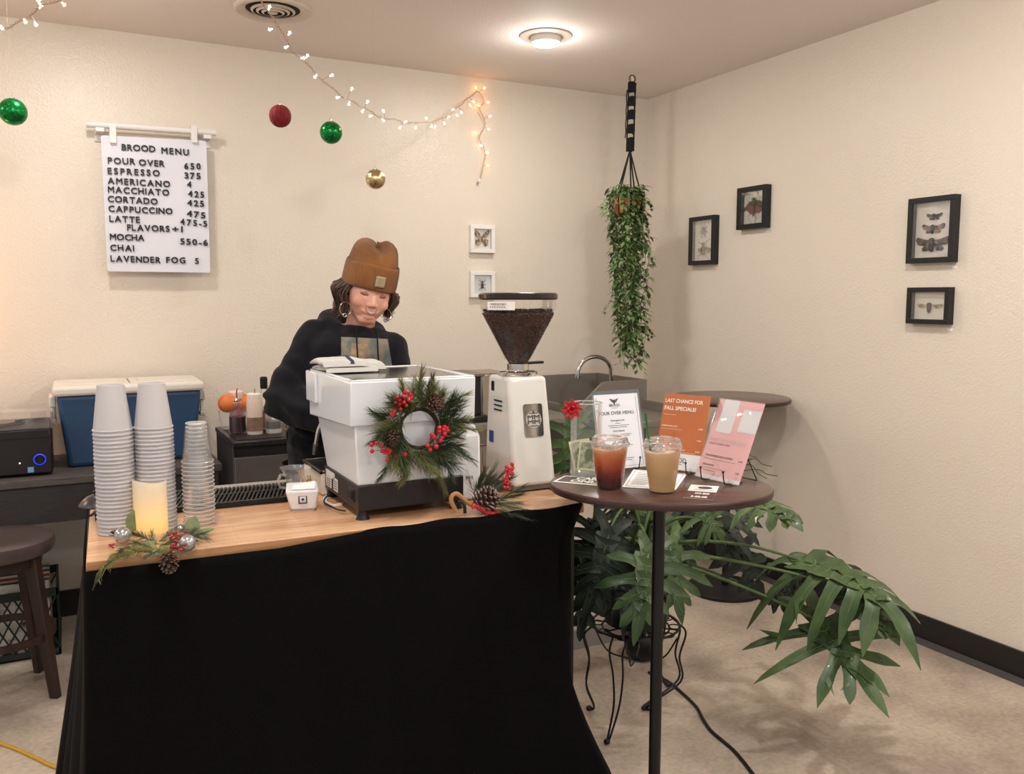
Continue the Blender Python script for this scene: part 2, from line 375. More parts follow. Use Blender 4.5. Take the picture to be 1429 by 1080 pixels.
# hanging ornaments
def glitter(name, col, col2, rough=.25, metal=.7):
    if name in MC: return MC[name]
    m = mat(name, col, rough, metal); n = m.node_tree.nodes; L = m.node_tree.links; b = n['Principled BSDF']
    tc = n.new('ShaderNodeTexCoord'); vo = n.new('ShaderNodeTexVoronoi'); vo.inputs['Scale'].default_value = 260
    L.new(tc.outputs['Object'], vo.inputs['Vector']); cr = n.new('ShaderNodeValToRGB'); cr.color_ramp.elements[0].color = lin(col2); cr.color_ramp.elements[1].color = lin(col)
    L.new(vo.outputs['Color'], cr.inputs[0]); L.new(cr.outputs[0], b.inputs['Base Color'])
    nm = n.new('ShaderNodeBump'); nm.inputs['Strength'].default_value = 1; nm.inputs['Distance'].default_value = .006; L.new(vo.outputs['Color'], nm.inputs['Height']); L.new(nm.outputs[0], b.inputs['Normal'])
    return m
def ornament(pxx, pyy, Z, dia, m, label, ribbed=False, mirror=False):
    c = P(pxx, pyy, d=Z); r = dia/2
    t = thing('hanging_ornament', label, 'ornament', c)
    if ribbed:
        b = B(); b.grid(lambda u, v_: Vector((math.cos(2*PI*u)*math.sin(PI*max(.01, min(.99, v_))), math.sin(2*PI*u)*math.sin(PI*max(.01, min(.99, v_))), -math.cos(PI*v_)))*r*(1-.035*abs(math.sin(14*PI*u))), 112, 20, closed_u=True)
        b.make('ball', m, t)
    elif mirror:
        b = B(); b.ball((0, 0, 0), r, 24, 18); b.make('ball', m, t, smooth=0)
    else: B().ball((0, 0, 0), r, 32, 20).make('ball', m, t, smooth=180)
    B().lathe([(r*.17, r*.96), (r*.17, r*1.10), (r*.06, r*1.13)], seg=12).make('cap', mat('ornament_cap_silver', '#b9b4aa', .25, 1), t)
    B().tube([(r*.07*math.cos(a), 0, r*1.19+r*.07*math.sin(a)) for a in [k*PI/4 for k in range(8)]], .0007, 4, closed=True).make('loop', mat('ornament_cap_silver', '#b9b4aa', .25, 1), t)
    B().tube([(0, 0, r*1.2), (0, 0, ZC-c.z)], .00022, 3).make('thread', mat('thread_pale', '#c9b8a4', .9), t)
    return t
gg = glitter('green_glitter', '#12a04a', '#064a1c')
ornament(18, 156, 3.20, .098, gg, 'green glitter ball ornament hanging at the left edge of the wall')
ornament(391, 162, 3.35, .086, mat('red_velvet', '#85101d', .75, sheen=.05, var=.45, vscale=60), 'ribbed dark red ball ornament hanging right of the menu board', ribbed=True)
ornament(462, 185, 3.35, .086, gg, 'green glitter ball ornament hanging between red and gold ones')
ornament(524, 250, 3.40, .078, mat('gold_mirror', '#cbb78c', .12, 1, bump=.9, bscale=160), 'pale gold mirrored ball ornament hanging lowest above the barista', mirror=True)

# ------------------------------------------------------------ MENU BOARD
YM = 4.400
t = thing('menu_board', 'white letter board menu with black plastic letters hanging on wall rail', 'menu board', (.405, YM, 2.283))
wp_ = mat('rail_white', '#e4e1de', .35)
ra, rb = P(120, 173, y=YM), P(301, 185.5, y=YM)
B().tube([ra, rb], .0145, 14).make('rail', wp_, t, world=True, smooth=50)
for f in (.10, .93):
    c = ra.lerp(rb, f); b = B(); b.box(c.x-.018, c.x+.018, YM-.008, YB, c.z-.030, c.z-.012); b.box(c.x-.022, c.x+.022, YB-.008, YB, c.z-.065, c.z+.028); b.make('bracket', wp_, t, world=True, bevel=.002)
    b = B(); b.ball((c.x-.012, YB-.009, c.z+.020), .003, 6, 4); b.ball((c.x+.012, YB-.009, c.z+.020), .003, 6, 4); b.make('screw', rubber, t, world=True)
bp = [P(150, 378.5, y=YM), P(293.5, 380.5, y=YM), P(288, 196.5, y=YM), P(140.5, 188.5, y=YM)]
b = B()
def rounded(pts, r=.012):
    out = []; n = len(pts)
    for i in range(n):
        p, a, c = pts[i], pts[i-1], pts[(i+1) % n]; da = (a-p).normalized()*r; dc = (c-p).normalized()*r
        for k in range(5): u = k/4; out.append((p+da)*(1-u)**2+p*2*u*(1-u)+(p+dc)*u*u)
    return out
b.prism(rounded(bp), (0, .005, 0)); b.make('board', mat('board_white', '#dcdde6', .4), t, world=True)
for fx in (157, 270):
    c = P(fx, 181, y=YM); b = B(); b.box(c.x-.014, c.x+.014, YM-.019, YM-.016, c.z-.062, c.z+.015); b.box(c.x-.014, c.x+.014, YM-.019, YM+.019, c.z+.014, c.z+.018)
    b.box(c.x-.014, c.x+.014, YM+.016, YM+.019, c.z-.040, c.z+.018); b.make('clip', wp_, t, world=True, bevel=.0015)
LINES = [('BROOD', 300, 238, 503, 250), ('MENU', 540, 258, 705, 271), ('POUR', 217, 318, 382, 326), ('OVER', 405, 330, 558, 338), ('650', 678, 352, 776, 354), ('ESPRESSO', 217, 381, 530, 395), ('375', 680, 409, 776, 413),
  ('AMERICANO', 217, 440, 592, 461), ('4', 695, 462, 719, 462), ('MACCHIATO', 217, 492, 587, 513), ('425', 702, 518, 797, 526), ('CORTADO', 217, 549, 517, 566), ('425', 697, 573, 797, 581),
  ('CAPPUCCINO', 222, 608, 607, 625), ('475', 694, 638, 805, 652), ('LATTE', 227, 669, 410, 676), ('475-5', 655, 688, 816, 702), ('FLAVORS', 333, 722, 590, 731), ('+1', 606, 732, 668, 732), ('MOCHA', 230, 778, 437, 785),
  ('550-6', 655, 806, 820, 816), ('CHAI', 232, 843, 377, 848), ('LAVENDER', 234, 909, 535, 919), ('FOG', 570, 918, 685, 921), ('5', 743, 924, 769, 925)]
letter_m = mat('letter_black', '#0b0b0d', .35)
CH = {}
def letter(ch):
    if ch in CH: return CH[ch]
    vs, fs, x0, x1, y0, y1 = text_mesh(ch, .020, .5)
    b = B(); vv = b.vs([Vector(((v_.x-x0), (v_.z-.5)*.007/.0385, v_.y)) for v_ in vs])
    for f in fs: b.face([vv[i] for i in f])
    bmesh.ops.recalc_face_normals(b.bm, faces=b.bm.faces)
    me = bpy.data.meshes.new('letter'); b.bm.to_mesh(me); b.bm.free(); me.materials.append(letter_m)
    CH[ch] = (me, x1-x0); return CH[ch]
random.seed(2); inv = wm(t).inverted()
for s, x0, y0, x1, y1 in LINES:
    A = P(100+x0/4.32, 150+y0/4.32, y=YM); Bq = P(100+x1/4.32, 150+y1/4.32, y=YM); cap = .0285; sc = cap/.72; W = (Bq-A).length
    nat = [letter(c)[1]*sc*1.0 for c in s]; gap = (W-sum(nat))/max(1, len(s)-1)
    xs = 1.0
    if len(s) > 1 and gap < .002: xs = (W-.002*(len(s)-1))/sum(nat); gap = .002
    if len(s) > 1 and gap > .010: xs = min(1.35, (W-.008*(len(s)-1))/sum(nat)); gap = (W-sum(nat)*xs)/(len(s)-1)
    cur = 0
    for ch, nw in zip(s, nat):
        me, _ = letter(ch); p = A.lerp(Bq, cur/max(W, 1e-6)); p.z -= cap/2; p.y = YM-.0006
        o = link('letter', me, None, t, smooth=0)
        o.matrix_basis = inv @ Matrix.Translation(p) @ Matrix.Rotation(R(random.uniform(-2, 2)), 4, 'Y') @ Matrix.Diagonal((sc*xs, sc, sc, 1))
        cur += nw*xs+gap
KIDS.pop(t.name, None)

# ------------------------------------------------------------ INSECT FRAMES
def wing(b, pts, M, th=.014): b.prism([Vector((p[0], 0, p[1])) for p in pts], (0, th, 0), M)
def bug(parent, M, kind, scale):
    """insects drawn in local x (right), z (up), y towards the wall; M places them"""
    S = M @ Matrix.Scale(scale, 4)
    dark = mat('insect_dark', '#2b211c', .5); 
    def legs(n, spread, ln, zs=(.12, 0, -.14)):
        b = B()
        for sgn in (-1, 1):
            for i, z in enumerate(zs):
                kx = sgn*spread; b.tube([S @ Vector((0, -.05, z)), S @ Vector((kx*.6, -.12, z+(.12, .04, -.08)[i % 3])), S @ Vector((kx, -.04, z+ln*(.9, 0, -1)[i % 3]))], [.0018, .0015, .0010], 4)
        b.make('legs', dark, parent, world=True)
    if kind == 'butterfly':
        wm1 = mat('butterfly_wing', '#c9ab82', .6, col2='#4a3a2c', vscale=70, detail=2, ramp=(.42, .56))
        b = B()
        for s in (-1, 1):
            wing(b, [(s*.03, .05), (s*.10, .30), (s*.40, .52), (s*.50, .46), (s*.42, .20), (s*.20, .02)], S)
            wing(b, [(s*.03, .02), (s*.22, .02), (s*.40, -.05), (s*.38, -.32), (s*.22, -.42), (s*.08, -.28)], S, .02)
        b.make('wings', wm1, parent, world=True)
        b = B(); b.ball((0, -.03, 0), (.03, .03, .22), 8, 8); b.make('body', dark, parent, world=True, xf=S)
    elif kind == 'beetle':
        b = B(); b.ball((0, -.08, -.05), (.10, .08, .22), 10, 8); b.ball((0, -.08, .20), (.06, .05, .07), 8, 6); b.make('body', dark, parent, world=True, xf=S)
        legs(3, .26, .22)
        b = B()
        for s in (-1, 1): b.tube([S @ Vector((s*.02, -.08, .26)), S @ Vector((s*.14, -.1, .36)), S @ Vector((s*.22, -.06, .42))], .0005, 4)
        b.make('antennae', dark, parent, world=True)
    elif kind == 'spider':
        bm_ = mat('spider_tan', '#54452f', .6)
        b = B(); b.ball((0, -.08, -.02), (.08, .08, .16), 8, 8); b.ball((0, -.08, .14), (.06, .05, .07), 8, 6); b.make('body', bm_, parent, world=True, xf=S)
        b = B()
        for s in (-1, 1):
            for i, a in enumerate((60, 25, -15, -55)):
                q = R(a); b.tube([S @ Vector((0, -.06, .06)), S @ Vector((s*.18*math.cos(q), -.14, .06+.2*math.sin(q))), S @ Vector((s*.34*math.cos(q*1.2), -.04, .04+.42*math.sin(q*1.25)))], [.0026, .0022, .0014], 4)
        b.make('legs', bm_, parent, world=True)
    elif kind == 'winged_beetle':
        bm_ = mat('beetle_rust', '#7a3f28', .5); 
        b = B(); b.ball((0, -.08, -.06), (.13, .09, .24), 10, 8); b.ball((0, -.08, .22), (.08, .06, .08), 8, 6); b.make('body', bm_, parent, world=True, xf=S)
        b = B()
        for s in (-1, 1): wing(b, [(s*.06, .12), (s*.42, .02), (s*.46, -.10), (s*.22, -.24)], S)
        b.make('wings', mat('amber_wing', '#a07050', .5), parent, world=True); legs(3, .42, .30, (.18, -.02, -.22))
    elif kind == 'grasshopper':
        gm = mat('grasshopper_olive', '#5a5136', .6); pk = mat('grasshopper_pink', '#97505a', .6)
        b = B()
        for s in (-1, 1): wing(b, [(0, .16), (s*.26, .14), (s*.60, -.12), (s*.56, -.20), (s*.20, -.06), (0, .0)], S)
        b.make('forewings', gm, parent, world=True)
        b = B()
        for s in (-1, 1): wing(b, [(0, .02), (s*.32, -.06), (s*.36, -.18), (s*.20, -.30), (0, -.24)], S, .025)
        b.make('hindwings', pk, parent, world=True)
        b = B(); b.ball((0, -.05, .14), (.08, .06, .13), 8, 8); b.ball((0, -.05, -.16), (.045, .05, .24), 8, 8); b.make('body', gm, parent, world=True, xf=S)
        b = B()
        for s in (-1, 1):
            b.tube([S @ Vector((s*.05, -.05, -.1)), S @ Vector((s*.20, -.10, -.42)), S @ Vector((s*.10, -.05, -.62)), S @ Vector((s*.16, -.05, -.66))], [.0014, .0010, .0008, .0005], 4)
            b.tube([S @ Vector((s*.04, -.05, .18)), S @ Vector((s*.2, -.08, .30)), S @ Vector((s*.24, -.05, .42))], .0007, 4); b.tube([S @ Vector((s*.04, -.05, .12)), S @ Vector((s*.26, -.08, .14)), S @ Vector((s*.34, -.05, .24))], .0007, 4)
        b.make('legs', dark, parent, world=True)
    else:
        cols = {'cicada_dark': ('#6b5a44', '#1f1a1c'), 'cicada_pink': ('#a78474', '#2a1d22'), 'cicada_clear': ('#c2b396', '#8a7656')}
        c1, c2 = cols[kind]; wmm = mat(kind+'_wing', c1, .5, col2=c2, vscale=60, detail=2, ramp=(.4, .6))
        b = B(); low = kind != 'cicada_clear'
        for s in (-1, 1):
            wing(b, [(s*.04, .10), (s*.30, .08+.05*low), (s*.58, .12+.10*low), (s*.66, .06+.08*low), (s*.56, -.04), (s*.30, -.08)], S)
            if low: wing(b, [(s*.04, .02), (s*.30, -.06), (s*.42, -.18), (s*.36, -.26), (s*.14, -.24)], S, .02)
        b.make('wings', wmm, parent, world=True)
        b = B(); b.ball((0, -.06, -.06), (.10, .08, .24), 10, 8); b.ball((0, -.06, .10), (.12, .07, .07), 8, 6); b.make('body', mat('insect_brown', '#4b3a2e', .5) if kind == 'cicada_clear' else dark, parent, world=True, xf=S)
def insect_frame(label, wall, a0, a1, z0, z1, depth, border, fm, bugs, back='#ece6da', group=None, lab=True):
    """wall 'x' = right wall (a runs along Y, a0 = far end), 'y' = back wall (a runs along X)"""
    if wall == 'x':  # local x -> -Y (left to right as seen), local y -> +X (towards the wall)
        M = Matrix(((0, 1, 0, XR-depth), (-1, 0, 0, a0), (0, 0, 1, z0), (0, 0, 0, 1))); W = a0-a1
    else: M = Matrix(((1, 0, 0, a0), (0, 1, 0, YB-depth), (0, 0, 1, z0), (0, 0, 0, 1))); W = a1-a0
    H = z1-z0
    t = thing('insect_frame', label, 'picture frame', M @ Vector((W/2, depth, 0)), group=group)
    b = B()
    for (x0, x1, q0, q1) in ((0, W, 0, border), (0, W, H-border, H), (0, border, border, H-border), (W-border, W, border, H-border)): b.box(x0, x1, 0, depth, q0, q1, M)
    b.make('frame', fm, t, world=True, smooth=0, bevel=.0015)
    B().box(border, W-border, depth-.008, depth-.004, border, H-border, M).make('backing', mat('frame_backing'+back, back, .7), t, world=True, smooth=0)
    B().box(border, W-border, .004, .006, border, H-border, M).make('glass', clear('frame_glass', op=.02, edge=.5), t, world=True, smooth=0)
    for kind, u, v_, sc in bugs: bug(t, M @ Matrix.Translation((W*u, depth-.012, H*v_)), kind, sc)
    if lab:
        M2 = M @ Matrix.Translation((W-.004, depth-.002, -.034)); B().box(-.020, 0, 0, .002, .008, .018, M2).make('price_label', paper, t, world=True, smooth=0)
    return t
bf = mat('black_frame', '#1b1c1f', .4, var=.4, vscale=40, stretch=(1, 1, 8)); wf = mat('white_frame', '#eceae6', .4)
insect_frame('black shadow box with spider above winged beetle, nearest the room corner', 'x', 4.00, 3.78, 1.683, 1.955, .038, .024, bf, [('spider', .5, .70, .115), ('winged_beetle', .5, .33, .125)])
insect_frame('small square black shadow box holding a pink winged grasshopper', 'x', 3.603, 3.387, 1.858, 2.077, .038, .026, bf, [('grasshopper', .5, .56, .150)])
insect_frame('tall black shadow box with three dark cicadas in a column', 'x', 2.538, 2.318, 1.643, 1.916, .038, .022, bf, [('cicada_dark', .50, .71, .058), ('cicada_pink', .49, .53, .083), ('cicada_dark', .49, .30, .125)])
insect_frame('low black shadow box with one pale clear winged cicada', 'x', 2.524, 2.324, 1.387, 1.541, .038, .020, bf, [('cicada_clear', .48, .48, .095)])
insect_frame('white shadow box with a tan butterfly, upper of two', 'y', 2.036, 2.187, 1.749, 1.904, .030, .022, wf, [('butterfly', .5, .5, .10)], '#f0eeea', lab=False)
insect_frame('white shadow box with a slim black beetle, lower of two', 'y', 2.035, 2.187, 1.498, 1.646, .030, .022, wf, [('beetle', .5, .48, .085)], '#e8ecec', lab=False)

# ------------------------------------------------------------ BACK LEFT: desk, cooler, record player, crate, stools, fridge
deskm = mat('dark_grey_laminate', '#57504d', .55, col2='#453f3e', vscale=20, stretch=(1, 6, 6))
t = thing('desk', 'long dark grey desk against the back wall under the cooler', 'desk', (-.4, 4.15, 0))
B().box(-1.7, .575, 3.87, 4.45, .745, .775).make('desktop', deskm, t, world=True, bevel=.002)
B().box(-1.68, .56, 3.885, 3.905, .59, .745).make('front_panel', mat('desk_apron', '#3a3535', .5, col2='#2e2a2b', vscale=20, stretch=(1, 6, 6)), t, world=True, bevel=.001)
for x, y in ((.53, 3.92), (.53, 4.40), (-1.65, 3.92), (-1.65, 4.40)): B().box(x-.025, x+.025, y-.015, y+.035, 0, .745).make('leg', deskm, t, world=True, bevel=.002)

t = thing('added_glow_lamp', 'slim bare bulb lamp added on the desk for the warm left wall glow', 'lamp', (-.66, 4.16, .775))  # invented lamp standing for the unseen source of the warm wall glow
B().lathe([(.07, 0), (.07, .010), (.01, .018)], seg=28).make('base', blackmetal, t)
B().cyl((0, 0, .015), (0, 0, .680), .006, seg=12).make('pole', blackmetal, t)
B().lathe([(.016, .675), (.016, .698)], seg=16).make('socket', blackmetal, t)
B().ball((0, 0, .725), .030, 18, 12).make('bulb', mat('warm_bulb', '#ffd9a8', .4, emit=(1.0, .55, .22, 1), estr=8), t)
coolblue = mat('cooler_blue', '#2a4668', .5, bump=.1, bscale=300)
t = thing('cooler', 'large blue cooler with white lid on the desk by the back wall', 'cooler', (.25, 4.22, .775))
b = B(); x0, x1, y0, y1 = -.055, .525, 4.05, 4.40
b.hexa([Vector(q) for q in ((x0+.035, y0+.02, .775), (x1-.035, y0+.02, .775), (x1-.035, y1-.02, .775), (x0+.035, y1-.02, .775), (x0, y0, 1.088), (x1, y0, 1.088), (x1, y1, 1.088), (x0, y1, 1.088))])
b.make('body', coolblue, t, world=True, bevel=.02, seg=3)
whp = mat('cooler_white', '#dcd6cd', .45)
b = B(); b.box(x0-.012, x1+.012, y0-.012, y1+.008, 1.084, 1.125); b.make('lid', whp, t, world=True, bevel=.014, seg=3)
b = B()
for q0, q1 in ((x0+.05, x0+.25), (x0+.29, x1-.29), (x1-.25, x1-.05)): b.box(q0, q1, y0+.05, y1-.05, 1.124, 1.129)
b.make('lid_panel', whp, t, world=True, bevel=.003)
for s, xx in ((-1, x0), (1, x1)):
    b = B(); b.box(xx+s*.002, xx+s*.028, 4.15, 4.30, 1.03, 1.075); b.box(xx+s*.006, xx+s*.022, 4.16, 4.18, .97, 1.04); b.box(xx+s*.006, xx+s*.022, 4.27, 4.29, .97, 1.04)
    b.box(xx+s*.004, xx+s*.026, 4.155, 4.295, .955, .975); b.make('handle', whp, t, world=True, bevel=.004)

t = thing('record_player', 'black record player with glowing blue dial ring beside the blue cooler', 'record player', (-.27, 4.1, .775))
pb = mat('record_player_black', '#17120f', .3, spec=.5)
B().box(-.47, -.078, 3.945, 4.30, .785, .968).make('body', mat('record_player_black2', '#201a1c', .35), t, world=True, bevel=.006)
B().box(-.466, -.083, 3.944, 3.949, .930, .935).make('seam', blackplastic, t, world=True, smooth=0)
B().box(-.465, -.083, 3.95, 4.295, .968, .975).make('deck_top', mat('deck_grey', '#4c4642', .4), t, world=True, smooth=0)
B().lathe([(.135, 0), (.137, .006), (.13, .010)], c=(-.31, 4.12, .976), seg=40).make('platter', mat('platter', '#3a3430', .3), t, world=True)
rc = B().lathe([(.125, 0), (.125, .002)], c=(-.31, 4.12, .987), seg=40).make('record', mat('record_tan', '#b19a86', .3, col2='#6d5a4c', vscale=8), t, world=True)
b = B(); b.cyl((-.125, 4.22, .975), (-.125, 4.22, 1.005), .022); b.box(-.155, -.095, 4.20, 4.25, .985, 1.004); b.tube([(-.125, 4.22, 1.0), (-.13, 4.12, 1.0), (-.19, 4.03, .997)], .004, 8); b.box(-.205, -.182, 4.01, 4.035, .990, 1.0)
b.make('tonearm', blackplastic, t, world=True)
b = B(); b.box(-.473, -.075, 3.942, 3.945, .970, 1.012); b.box(-.473, -.075, 4.300, 4.303, .970, 1.012); b.box(-.076, -.073, 3.942, 4.303, .970, 1.012); b.box(-.474, -.471, 3.942, 4.303, .970, 1.012); b.box(-.474, -.073, 3.942, 4.303, 1.012, 1.015)
b.make('dust_cover', clear('dust_cover_acrylic', op=.05, edge=.8), t, world=True, smooth=0)
kc = P(55.5, 641, y=3.944)
b = B(); b.lathe([(.0225, 0), (.0225, .004), (.0195, .005), (.0195, 0)], seg=32, M=Matrix.Translation(kc) @ Matrix.Rotation(PI/2, 4, 'X'), caps=(False, False)); b.make('dial_ring', mat('blue_led_ring', '#1c2fd8', .4, emit='#2038ff', estr=1.6), t, world=True)
B().lathe([(.0185, 0), (.018, .014), (.016, .017), (.004, .017)], seg=28, M=Matrix.Translation(kc) @ Matrix.Rotation(PI/2, 4, 'X')).make('dial', mat('dial_black', '#0d0b0b', .2), t, world=True)
c = P(43, 655.5, y=3.944); B().box(c.x-.011, c.x+.011, 3.942, 3.945, c.z-.011, c.z+.011).make('sticker', mat('sticker_pale_blue', '#6fa3c4', .5), t, world=True, smooth=0)
c = P(27.5, 646.5, y=3.944); B().ball(c, .003, 8, 6).make('indicator_light', mat('indicator', '#fff0d8', .3, emit='#ffe8c8', estr=2), t, world=True)
for x in (-.44, -.11):
    for y in (3.98, 4.26): B().lathe([(.014, 0), (.016, .010)], c=(x, y, .775), seg=14).make('foot', blackplastic, t, world=True)

seat_lea = mat('brown_leather_seat', '#4c413f', .30, bump=.1, bscale=50, coat=.15)
stool_wood = mat('dark_reddish_wood', '#3b2621', .42, col2='#2b1c19', vscale=30, stretch=(1, 1, .15))
def stool(cx, cy, rz, label):
    t = thing('stool', label, 'stool', (cx, cy, 0), rz)
    B().lathe([(.03, .548), (.185, .550), (.196, .562), (.200, .585), (.196, .603), (.175, .612), (.12, .609), (.05, .606), (.002, .605)], seg=48).make('seat', seat_lea, t)
    B().lathe([(.15, .505), (.155, .55)], seg=40).make('apron', stool_wood, t)
    for k in range(4):
        a = k*PI/2+PI/4; d = Vector((math.cos(a), math.sin(a), 0)); b = B()
        top, bot = d*.140+Vector((0, 0, .55)), d*.205
        q = Matrix.Rotation(a, 4, 'Z')
        def ring(c, s): return [c+q @ Vector((x*s, y*s, 0)) for x, y in ((-.022, -.017), (.022, -.017), (.022, .017), (-.022, .017))]
        b.hexa(ring(bot, .8)+ring(top, 1.15)); b.make('leg', stool_wood, t, bevel=.004)
    b = B(); b.lathe([(.172, .226), (.186, .226), (.186, .252), (.172, .252), (.172, .226)], seg=44, caps=(False, False)); b.make('footrest_ring', stool_wood, t)
    return t
stool(-.275, 3.655, R(12), 'dark brown round stool in front of the desk at far left')

t = thing('pan_lid', 'small dark metal domed lid at the back left corner of the counter', 'lid', (.052, 2.628, .9205))
B().lathe([(.046, 0), (.047, .003), (.040, .014), (.026, .026), (.010, .032), (.001, .033)], seg=32).make('dome', mat('dark_steel', '#4d4b4c', .3, .7), t)
B().lathe([(.006, .031), (.009, .040), (.001, .043)], seg=14).make('knob', blackplastic, t)

# milk crate with records below the desk
crm = mat('crate_dark_green', '#223228', .5)
t = thing('crate', 'dark green lattice crate of record sleeves under the desk', 'crate', (-.27, 4.17, 0))
cx0, cx1, cy0, cy1, ch = -.46, -.085, 3.98, 4.34, .29
b = B()
for z0, z1 in ((0, .03), (ch-.035, ch)):
    b = B(); b.box(cx0, cx1, cy0, cy0+.008, z0, z1); b.box(cx0, cx1, cy1-.008, cy1, z0, z1); b.box(cx0, cx0+.008, cy0, cy1, z0, z1); b.box(cx1-.008, cx1, cy0, cy1, z0, z1); b.make('rim', crm, t, world=True)
B().box(cx0, cx1, cy0, cy1, 0, .006).make('bottom', crm, t, world=True)
b = B(); nx = 9
for i in range(nx+1):
    for s in (-1, 1):
        xa = cx0+(cx1-cx0)*i/nx; xb = xa+s*.12
        if cx0-.001 <= xb <= cx1+.001: b.tube([(xa, cy0+.004, .03), (xb, cy0+.004, ch-.03)], .0035, 4); b.tube([(xa, cy1-.004, .03), (xb, cy1-.004, ch-.03)], .0035, 4)
        ya = cy0+(cy1-cy0)*i/nx; yb = ya+s*.12
        if cy0-.001 <= yb <= cy1+.001: b.tube([(cx1-.004, ya, .03), (cx1-.004, yb, ch-.03)], .0035, 4); b.tube([(cx0+.004, ya, .03), (cx0+.004, yb, ch-.03)], .0035, 4)
b.make('lattice', crm, t, world=True)
random.seed(11)
for i in range(9):
    y = cy0+.03+i*.033; cc = ['#d8d3c8', '#3f4a43', '#b8b4a8', '#86402f', '#c9c2b0', '#2c3238', '#e0dbd0', '#5c6d5a', '#cfc8bb'][i]
    o = B().box(-.43, -.118, y, y+.005, .008, .318, Matrix.Translation((0, y, .16)) @ Matrix.Rotation(R(random.uniform(-4, 4)), 4, 'X') @ Matrix.Translation((0, -y, -.16))).make('record_sleeve', mat('sleeve_%d' % i, cc, .6, col2='#34382f' if i in (0, 4) else None, vscale=22, ramp=(.3, .42)), None, smooth=0)
    tag(o, ['frontmost cream record sleeve with dark lettering in the crate', 'dark green sleeve second from the front of the crate', 'grey beige sleeve third from the front of the crate', 'rust red sleeve in the green crate', 'patterned cream sleeve in the middle of the crate', 'charcoal blue sleeve behind the patterned one in the crate', 'off white sleeve third from the back of the crate', 'moss green sleeve near the back of the crate', 'pale sleeve at the very back of the crate'][i], 'record', 'record sleeves in the crate')

# mini fridge
fm = mat('fridge_grey', '#4b4747', .38); fd = mat('fridge_door_dark_grey', '#55504f', .36)
t = thing('mini_fridge', 'dark grey mini fridge with syrup bottles on its black top', 'fridge', (.84, 4.0, 0))
FX0, FX1, FY0, FY1 = .600, 1.09, 3.70, 4.18
B().box(FX0, FX1, FY0+.045, FY1, .02, .872).make('body', mat('fridge_side_dark', '#2f2c2d', .45), t, world=True, bevel=.004)
B().box(FX0-.004, FX1+.004, FY0, FY1+.004, .872, .895).make('top', mat('fridge_top_black', '#232022', .3), t, world=True, bevel=.005)
B().box(FX0+.02, FX1-.02, FY0+.03, FY1-.02, .895, .898).make('top_mat', mat('top_mat', '#1a1819', .45), t, world=True, smooth=0)
B().box(FX0+.002, FX1-.002, FY0+.004, FY0+.042, .03, .825).make('door', fd, t, world=True, bevel=.003)
B().box(FX0+.004, FX1-.004, FY0+.018, FY0+.045, .825, .872).make('handle_recess', mat('recess_black', '#0d0c0d', .5), t, world=True, smooth=0)
for x in (FX0+.05, FX1-.05):
    for y in (FY0+.08, FY1-.05): B().cyl((x, y, 0), (x, y, .02), .015).make('foot', blackplastic, t, world=True)
ZF = .8985
glassm = clear('bottle_glass', op=.03, edge=.4)
def bottle(pxx, pyy, prof, liq, liqm, label, extra=None, group=None, name='bottle', cat='bottle', glass=None):
    c = P(pxx, pyy, z=ZF); t = thing(name, label, cat, c, group=group)
    B().lathe(prof, seg=24, caps=(True, False)).make('glass', glass or glassm, t)
    if liq: B().lathe([(r-.002, max(z, .006)) for r, z in liq], seg=24).make('contents', liqm, t)
    if extra: extra(t)
    return t
def spout(z, r=.010, m=None):
    def f(t):
        B().lathe([(r, z), (r*1.1, z+.010), (r*.6, z+.016)], seg=14).make('stopper', m or chrome, t)
        B().tube([(0, 0, z+.01), (0, 0, z+.045), (.004, 0, z+.062)], [.0028, .0028, .002], 8).make('pour_spout', mat('spout_brown', '#5d4038', .3), t)
    return f
orange_m = mat('orange_peel', '#d9773a', .42, bump=.4, bscale=300)
t = thing('fruit_cup', 'clear angular tumbler behind the dark syrup bottle, holding oranges', 'cup', P(319, 598, z=ZF)); rr = t.location.copy()
B().lathe([(.030, 0), (.032, .004), (.044, .080), (.045, .084)], seg=8, caps=(True, False)).make('glass', clear('cup_glass', op=.22, edge=.5), t, smooth=0)
o = B().ball((rr.x-.002, rr.y-.01, rr.z+.118), .043, 24, 16).make('orange', orange_m, None); tag(o, 'left orange sitting in the clear tumbler', 'orange', None)
c = P(342, 560, y=4.06); o = thing('orange', 'right orange behind the pink topped bottle on the fridge', 'orange', (c.x, c.y+.05, ZF+.11)); B().ball((0, 0, 0), .043, 24, 16).make('peel', orange_m, o); 
t = thing('fruit_cup', 'second clear tumbler under the right orange on the fridge', 'cup', (c.x, c.y+.05, ZF)); B().lathe([(.030, 0), (.032, .004), (.044, .080), (.045, .084)], seg=8, caps=(True, False)).make('glass', clear('cup_glass'), t, smooth=0)
bottle(331, 596, [(.030, 0), (.033, .006), (.033, .12), (.032, .14), (.030, .150)], [(.031, 0), (.031, .11)], mat('pink_syrup', '#c25a5e', .3), 'pink jar with a white lid behind the dark syrup bottle', lambda t: B().lathe([(.033, .135), (.034, .139), (.034, .165), (.028, .170)], seg=24).make('lid', mat('pinkish_white_lid', '#ecc9c2', .5), t), name='jar', cat='jar')
bottle(332, 604, [(.036, 0), (.038, .006), (.038, .078), (.034, .098), (.014, .118), (.013, .132), (.020, .136), (.018, .142)], [(.037, 0), (.037, .074)], mat('dark_syrup', '#330d13', .15), 'squat glass bottle of dark red syrup with a metal pour spout', spout(.138))
